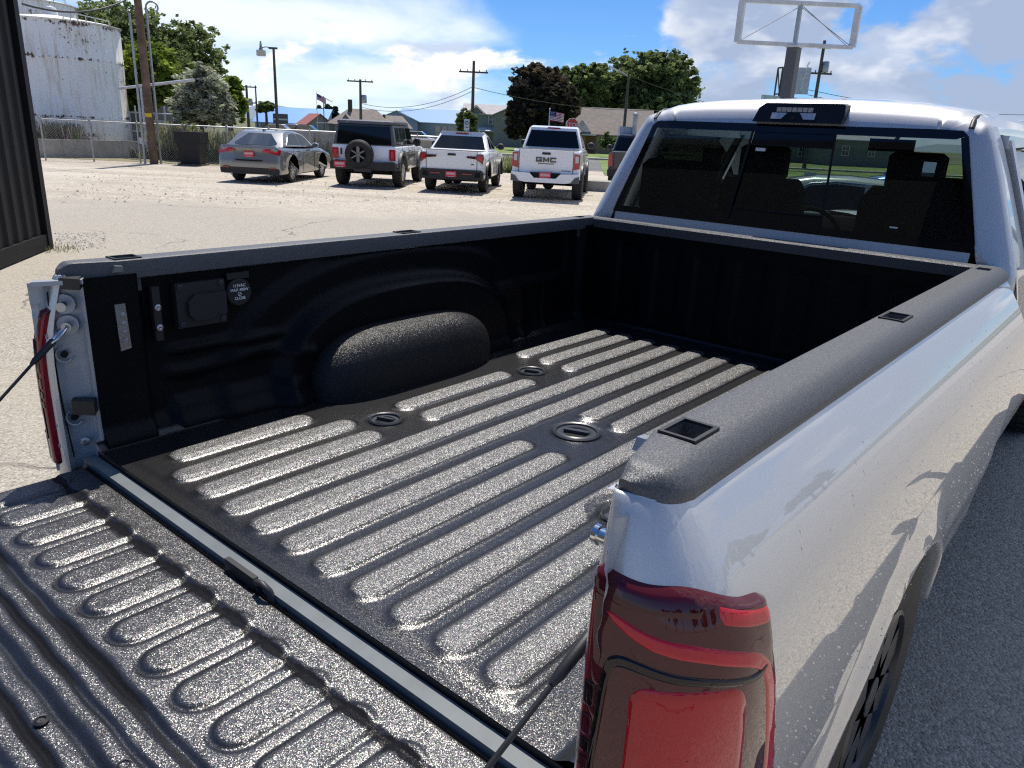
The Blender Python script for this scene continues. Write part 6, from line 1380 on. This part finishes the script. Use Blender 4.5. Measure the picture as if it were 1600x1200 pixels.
# rear face: ring between the cab's rear outline and the glass opening
def outline(n=96):
    half = [(0, 2.040), (.20, 2.038), (.40, 2.030), (.55, 2.018), (.64, 2.004), (.70, 1.982), (.745, 1.945), (.775, 1.89), (.83, 1.76), (.885, 1.62), (.935, 1.49), (.965, 1.40), (.975, 1.30), (.978, 1.15)]
    return half
GT, GB = 1.925, 1.482                      # glass top and bottom
def gx(z): return .818-(z-GB)*(.818-.682)/(GT-GB)
half = outline(); out = []; inn = []
dense = []
for a, c in zip(half, half[1:]):
    k = 5
    for i in range(k): dense.append((a[0]+(c[0]-a[0])*i/k, a[1]+(c[1]-a[1])*i/k))
dense.append(half[-1]); dense.append((.97, 1.05))
H = np.array(dense); full = np.vstack([np.column_stack([-H[::-1, 0], H[::-1, 1]]), H[1:]])
def to_glass(x, z):
    """nearest point on the glass opening for an outline point"""
    s = 1 if x >= 0 else -1; ax_ = abs(x)
    if z > 1.97 or ax_ < .60: return (s*min(ax_, .655)*(.655/.70 if ax_ > .6 else 1), GT+.0)
    t = (1.97-z)/(1.97-1.30); t = min(1, max(0, t)); zz = GT-.03+(GB-GT+.03)*min(1, t*1.15)
    if zz > GT-.03: zz = GT-.03
    return (s*(gx(zz)-.004), zz)
rows = [[], [], [], [], []]
for x, z in full:
    gx_, gz_ = to_glass(x, z); s = 1 if x >= 0 else -1
    topk = float(ss(np.array(z), 1.93, 2.0))
    # outermost: on the side/roof skin, set forward; then a rounded corner; then the rear face; then the glass edge
    o_in = (x*.985, z-.012 if z > 1.9 else z)
    yr = yrear(z); 
    rows[0].append((x, yr+.075+.16*topk, z+.004*topk)); rows[1].append((x*.998, yr+.035+.085*topk, z-.002*topk)); rows[2].append((x*.985, yr+.010+.034*topk, z-.016*topk))
    mx_, mz_ = x*.985+(gx_-x*.985)*.45, z-.016*topk+(gz_-(z-.016*topk))*.5
    rows[3].append((mx_, yrear(mz_)+.002+.004*topk, mz_)); rows[4].append((gx_, yrear(gz_)+.003, gz_))
rf = ngrid('cab_rear_frame', rows, M['silver'], TK, flip=False)
b = MB(); b.grid([[(x_, yrear(z_)-.001*k, z_) for x_ in np.linspace(-.80+.0*k, .80, 24)] for k, z_ in enumerate((GB+.004, 1.455, 1.40, 1.0, .80))]); b.build('cab_back_panel', M['silver'], TK, smooth=40)
# roof
ysr = [0, .03, .07, .14, .30, .55, .80, .92, 1.0]; RZ = [0, .004, .010, .018, .026, .028, .016, .0, -.03]
RF = []
top = [tuple(p) for p in H if p[1] > 1.94]
for y, dz in zip(ysr, RZ):
    fy = lambda z: yrear(z)+.075+.16*float(ss(np.array(z), 1.93, 2.0))
    RF.append([(sg*x, fy(z)+(4.38-fy(z))*y, z+.004*float(ss(np.array(z), 1.93, 2.0))+dz*(1-(x/.8)**2)) for sg, pts in ((-1, top[::-1]), (1, top[1:])) for x, z in pts])
b = MB(); b.grid(RF); ro = b.build('roof', M['silver'], TK, smooth=50)
for s in (-1, 1):
    b = MB(); pp = [(s*.688, yrear(1.93)+.006, 1.930), (s*.686, yrear(1.955)+.026, 1.955), (s*.683, yrear(1.975)+.066, 1.972), (s*.68, yrear(1.99)+.14, 1.979), (s*.68, 3.0, 1.985), (s*.68, 3.6, 1.988), (s*.68, 4.2, 1.97)]
    b.tube(pp, .0105, 8); b.build('roof_ditch_strip', M['black_plastic'], ro, smooth=60)
# sides: pillars, doors, side glass
def side(s):
    prof = [(.955, .46), (.995, .60), (1.005, .80), (1.008, 1.0), (.998, 1.2), (.982, 1.33), (.965, 1.40)]
    up = [(.965, 1.40), (.935, 1.49), (.885, 1.62), (.83, 1.76), (.775, 1.89), (.745, 1.945)]
    def panel(name, y0, y1, pr, mt, off=0.0, par=TK, ny=8): 
        b = MB(); b.grid([[(s*(x+off), y0+(y1-y0)*i/ny, z) for x, z in pr] for i in range(ny+1)]); return b.build(name, mt, par, smooth=45)
    panel('cab_side', 2.62, 2.90, prof, M['silver'])
    b = MB(); b.grid([[(s*x, yrear(z)+.075+(2.88-yrear(z)-.075)*v, z) for x, z in prof+up[1:]] for v in np.linspace(0, 1, 6)]); b.build('rear_pillar', M['silver'], TK, smooth=45)
    for nm, y0, y1 in (('rear_door', 2.908, 3.86), ('front_door', 3.868, 4.86)):
        d_ = panel(nm, y0, y1, prof, M['silver'])
        b = MB(); b.box((s*1.012, y1-.16 if nm == 'rear_door' else y1-.95, 1.22), (.03, .2, .035)); b.build('handle', M['silver'], d_)
        ya, yb = (2.96, 3.84) if nm == 'rear_door' else (3.90, 4.72)
        def sx(z): return float(np.interp(z, [p[1] for p in up], [p[0] for p in up]))
        pts = [(ya, 1.425), (yb, 1.425), (yb if nm == 'rear_door' else 4.40, 1.87), (ya+.03, 1.87)]
        b = MB(); b.grid([[(s*(sx(1.425+.445*v)-.006), pts[0][0]+(pts[3][0]-pts[0][0])*v+((pts[1][0]+(pts[2][0]-pts[1][0])*v)-(pts[0][0]+(pts[3][0]-pts[0][0])*v))*u, 1.425+.445*v) for u in np.linspace(0, 1, 6)] for v in np.linspace(0, 1, 6)]); b.build('side_window', M['dark_tint'], d_, smooth=60)
        fr_ = MB(); lo = [(s*(sx(1.412)+.001), y_, 1.412) for y_ in (y0, y1)]; fr_.beam(lo[0], lo[1], .02, .03)
        fr_.beam((s*sx(1.89), y0, 1.89), (s*sx(1.89), y1-(.5 if nm != 'rear_door' else 0), 1.89), .03, .05)
        fr_.beam((s*sx(1.41), y0+.02, 1.41), (s*sx(1.89), y0+.04, 1.89), .04, .05)
        fr_.build('window_frame', M['silver'] if nm == 'rear_door' else M['black_gloss'], d_)
        b = MB(); b.tube([(s*(sx(1.432)+.004), ya, 1.432), (s*(sx(1.66)+.004), ya+.015, 1.66), (s*(sx(1.86)+.004), ya+.04, 1.862), (s*(sx(1.875)+.004), (ya+yb)/2, 1.875)], .006, 6); b.build('window_seal', M['rubber'], d_)
    b = MB(); b.grid([[(s*(float(np.interp(z, [1.40, 1.945], [.955, .735]))+o_), y, z) for o_ in (0, -.05)] for y, z in ((4.88, 1.40), (4.62, 1.70), (4.38, 1.93), (4.2, 1.965))]); b.beam((s*.945, 4.90, 1.38), (s*.735, 4.34, 1.955), .07, .07); b.build('windscreen_pillar', M['silver'], TK)
    b = MB(); b.box((s*.93, 3.864, 1.2), (.05, .16, 1.2)); b.build('centre_pillar', M['interior'], TK)
    # front wing, sill and mirror
    wp_ = [(.955, .50), (.995, .62), (1.01, .80), (1.015, 1.0), (1.005, 1.18), (.97, 1.28)]
    PW = []
    for y in np.linspace(4.87, 6.35, 34):
        zb2 = .50 if abs(y-5.46) > .49 else max(.50, .43+math.sqrt(.49**2-(y-5.46)**2)); sh = 1-.10*float(ss(np.array(y), 6.0, 6.4)); PW.append([(s*x*sh, y, max(z, zb2)) for x, z in wp_])
    ngrid('front_wing', PW, M['silver'], TK, flip=(s > 0))
    mr = MB(); mr.box((s*1.27, 4.72, 1.50), (.17, .09, .30)); mr.beam((s*.97, 4.66, 1.42), (s*1.2, 4.70, 1.42), .05, .05); mr.beam((s*.95, 4.64, 1.54), (s*1.2, 4.70, 1.54), .04, .04); mm = mr.build('towing_mirror', M['black_plastic'], TK)
    b = MB(); b.box((s*1.27, 4.672, 1.50), (.14, .008, .26)); b.build('mirror_glass', M['chrome'], mm)
for s in (-1, 1): side(s)
# bonnet, nose, floor
b = MB(); b.grid([[(x*(1-.10*(v**2)), 4.92+1.42*v, 1.30+.10*(1-(x/.98)**2)*.9-.16*v**2.2+.045*math.exp(-((abs(x)-.45)/.12)**2)) for x in np.linspace(-.97, .97, 17)] for v in np.linspace(0, 1, 12)]); b.build('bonnet', M['silver'], TK, smooth=60)
b = MB(); b.prism([(-.88, .60), (.88, .60), (.88, 1.18), (-.88, 1.18)], 6.28, 6.36, 'xz'); b.build('grille', M['black_gloss'], TK)
b = MB(); b.prism([(6.2, .48), (6.52, .50), (6.52, .72), (6.3, .76)], -.98, .98, 'yz'); b.build('front_bumper', M['chrome'], TK)
b = MB(); b.box((0, 3.75, .55), (1.86, 2.3, .12)); b.box((0, 5.6, .85), (1.3, 1.3, .5)); b.build('underbody', M['flat_black'], TK)
b = MB(); b.box((0, 3.1, .55), (.9, 6.2, .18)); b.box((0, 1.2, .45), (1.6, .14, .14)); b.build('chassis', M['flat_black'], TK)
b = MB(); b.grid([[(x*(1-.18*v), 4.93-.62*v-.10*x*x*(1-v), 1.385+.60*v-.02*x*x) for x in np.linspace(-.90, .90, 13)] for v in np.linspace(0, 1, 6)]); b.build('windscreen', M['clear_glass'], TK, smooth=60)
# rear window: two fixed panes, sliding pane, dark borders
def gp(u, z, off=0.0): return (u*gx(z)/.75, yrear(z)-.004+off, z)
def pane(name, u0, u1, z0, z1, mt, off, par, rc=.0):
    b = MB(); b.grid([[gp(u0+(u1-u0)*i/10, z0+(z1-z0)*j/8, off) for i in range(11)] for j in range(9)]); return b.build(name, mt, par, smooth=60)
rw = MB(); rw.grid([[gp(-.748, GT-.02, .001), gp(-.73, GT-.002, .001), gp(.73, GT-.002, .001), gp(.748, GT-.02, .001)], [gp(-.72, GT-.03, .001), gp(-.70, GT-.035, .001), gp(.70, GT-.035, .001), gp(.72, GT-.03, .001)]])
rw.grid([[gp(-.748, GB, .001), gp(.748, GB, .001)], [gp(-.748, GB+.03, .001), gp(.748, GB+.03, .001)]])
for s in (-1, 1): rw.grid([[gp(s*.75, z_, .001) for z_ in (GB+.03, GT-.02)], [gp(s*.72, z_, .001) for z_ in (GB+.03, GT-.03)]])
rwo = rw.build('rear_window_border', M['frit'], TK)
U0, U1 = -.178, .205
pane('window_pane', -.72, U0-.012, GB+.03, GT-.032, M['tint'], .0, rwo); pane('window_pane', U1+.012, .72, GB+.03, GT-.032, M['tint'], .0, rwo)
slp = pane('sliding_pane', U0, U1, GB+.075, GT-.09, M['tint'], .010, rwo)
pane('upper_pane', U0, U1, GT-.088, GT-.030, M['frit'], .006, rwo); pane('lower_pane', U0, U1, GB+.03, GB+.073, M['frit'], .006, rwo)
b = MB()
for u in (U0-.006, U1+.006): b.tube([gp(u, GB+.03, -.001), gp(u, GT-.032, -.001)], .006, 6)
for z_ in (GB+.074, GT-.089): b.tube([gp(U0, z_, .002), gp(U1, z_, .002)], .0045, 6)
b.build('pane_seal', M['flat_black'], rwo)
MB().box((gp(U0+.055, 1.815)[0], yrear(1.815)-.001, 1.815), (.045, .003, .014)).build('window_label', M['trim_white'], rwo)
MB().box((gp(.60, 1.775)[0], yrear(1.775)-.0055, 1.775), (.045, .003, .055)).build('window_sticker', pmat('sticker', (.30, .42, .38), .6), rwo)
MB().box((gp(.48, 1.545)[0], yrear(1.545)-.0055, 1.545), (.030, .003, .006)).build('window_print', M['trim_white'], rwo)
# high brake light
zl0, zl1 = 1.932, 2.012; 
def yl(z): return 2.690+(z-zl0)*.42
b = MB(); pl2 = [(-.17, zl0), (.215, zl0), (.222, zl0+.03), (.215, zl1-.006), (.20, zl1), (-.13, zl1), (-.155, zl1-.02)]
V = [(x, yl(z)-.036, z) for x, z in pl2]+[(x, yl(z)+.06, z+.006) for x, z in pl2]; n = len(pl2)
b.put(V, [tuple(range(n)), tuple(range(n, 2*n))[::-1]]+[(i, (i+1) % n, n+(i+1) % n, n+i) for i in range(n)]); bl = b.build('high_brake_light', pmat('lamp_housing', (.006, .006, .007), .22, spec=.3), TK)
M['facet'] = pmat('facet', (.62, .62, .64), .12, .5, coat=1); M['cargo_clear'] = pmat('cargo_clear', (.5, .5, .52), .08, .3, coat=1, bump=.6, bscale=90, bdist=.004)
for i in range(7): x_ = -.062+.023*i; b = MB(); b.box((x_, yl(zl0+.052)-.0375, zl0+.053), (.019, .006, .018)); b.build('lens_cell', M['facet'], bl)
for sx_ in (-.055, .068):
    b = MB(); w_ = .034; sg = 1 if sx_ < 0 else -1
    pl3 = [(sx_-w_, zl0+.040), (sx_+w_, zl0+.040), (sx_+w_*(.35 if sg > 0 else 1), zl0+.014), (sx_-w_*(1 if sg > 0 else .35), zl0+.014)]
    b.put([(x, yl(z)-.039, z) for x, z in pl3]+[(x, yl(z)-.03, z) for x, z in pl3], [(0, 1, 2, 3), (4, 5, 6, 7), (0, 1, 5, 4), (1, 2, 6, 5), (2, 3, 7, 6), (3, 0, 4, 7)]); b.build('cargo_lens', M['cargo_clear'], bl)
b = MB(); b.lathe([(.001, -.004), (.007, -.004), (.009, 0)], (.006, yl(zl0+.02)-.036, zl0+.018), 'y', 12); b.build('camera_eye', M['black_gloss'], bl)
# interior seen through the glass
def cushion(b, c, d, r=.04):
    x, y, z = d[0]/2, d[1]/2, d[2]/2
    prof = [(-1, -.8), (-.8, -1), (.8, -1), (1, -.8), (1, .8), (.8, 1), (-.8, 1), (-1, .8)]
    rws = []
    for yy, k in ((-1, .82), (-.8, .97), (0, 1), (.8, .97), (1, .82)): rws.append([(c[0]+p*x*k, c[1]+yy*y, c[2]+q_*z*k) for p, q_ in prof])
    b.grid(rws, closed=True); o = len(b.v); b.put(rws[0], [tuple(range(8))]); b.put(rws[-1], [tuple(range(8))])
for x in (-.57, .27):
    b = MB(); cushion(b, (x, 4.15, .93), (.52, .52, .18)); cushion(b, (x, 3.86, 1.30), (.52, .16, .70)); o = b.build('front_seat', M['seat'], TK, smooth=40)
    b = MB(); cushion(b, (x, 3.83, 1.735), (.28, .12, .20)); b.tube([(x-.07, 3.83, 1.6), (x-.07, 3.83, 1.68)], .01, 6); b.tube([(x+.07, 3.83, 1.6), (x+.07, 3.83, 1.68)], .01, 6); b.build('headrest', M['seat'], o, smooth=40)
b = MB(); cushion(b, (0, 3.0, .93), (1.5, .5, .16)); cushion(b, (0, 2.74, 1.22), (1.5, .14, .50)); o = b.build('rear_seat', M['seat'], TK, smooth=40)
for x in (-.60, .60): b = MB(); cushion(b, (x, 2.79, 1.61), (.34, .10, .27)); b.build('headrest', M['seat'], o, smooth=40)
b = MB(); b.grid([[(x, 4.88-.35*v, 1.375+.03*math.sin(v*3)-.02*abs(x)-.30*max(0, v-.75)*3) for x in np.linspace(-.88, .88, 9)] for v in np.linspace(0, 1, 8)]); b.build('dashboard', M['interior'], TK, smooth=60)
b = MB(); b.tube([(-.42+.185*math.cos(a), 4.40-.06*math.sin(a), 1.28+.175*math.sin(a)) for a in np.linspace(0, 2*math.pi, 25)], .016, 8, cap=False); b.beam((-.60, 4.41, 1.28), (-.24, 4.41, 1.28), .05, .03); b.tube([(-.42, 4.42, 1.27), (-.42, 4.75, 1.2)], .03, 8); b.build('steering_wheel', M['interior'], TK, smooth=60)
b = MB(); b.box((0, 4.42, 1.20), (.28, .10, .34)); b.box((0, 4.1, .95), (.28, .7, .3)); b.build('centre_console', M['interior'], TK)
b = MB(); b.box((0, 4.30, 1.865), (.25, .03, .07)); b.tube([(0, 4.31, 1.87), (0, 4.42, 1.92)], .012, 6); b.build('mirror', M['interior'], TK)
b = MB(); b.grid([[(x, y, 1.945-.02*(x/.7)**2) for x in (-.70, -.35, 0, .35, .70)] for y in (2.74, 3.5, 4.30)]); b.build('headliner', M['interior'], TK)
b = MB(); b.box((0, 3.7, .70), (1.86, 2.25, .05)); b.grid([[(x, YB+.075, z) for x in (-.93, .93)] for z in (.7, 1.45)]); b.build('cab_floor', M['interior'], TK)
for s in (-1, 1): MB().grid([[(s*.90, y, z) for y in (2.65, 4.85)] for z in (.7, 1.40)]).build('door_trim', M['interior'], TK)
# wheels
for x, y in ((-1.045, YC), (1.045, YC), (-.99, 5.46), (.99, 5.46)): wheel(TK, x, y, RW, .29, 8, M['alloy_dark'], .58, sw=.12)
# tyre lettering and water drops on the rear panel
dr = MB(); r_ = np.random.default_rng(11); n = 0
def skin(y, z):
    zk, ok = ZK[5:], OK[5:]
    o_ = float(np.interp(z, zk[::-1], ok[::-1])); w_ = math.hypot(y-YC, (z-RW)/.93); f_ = .022*math.exp(-((w_-.485)/.055)**2) if w_ > .465 else None
    return None if f_ is None else 1.058+o_+f_
while n < 650:
    y = .28+r_.random()**1.4*2.1; z = .75+.60*r_.random()**1.3; x = skin(y, z)
    if x is None: n += 1; continue
    q_ = .0012+.0024*r_.random()**2.2; n += 1
    dr.put([(x-.0002, y-q_, z), (x-.0002, y, z-q_*1.2), (x-.0002, y+q_, z), (x-.0002, y, z+q_*1.2), (x+q_*.7, y, z-q_*.3)], [(0, 1, 4), (1, 2, 4), (2, 3, 4), (3, 0, 4)])
M['water'] = pmat('water', (.55, .57, .60), .02, spec=1.0, coat=1); dr.build('water_drops', M['water'], TK, smooth=80, kind='stuff')
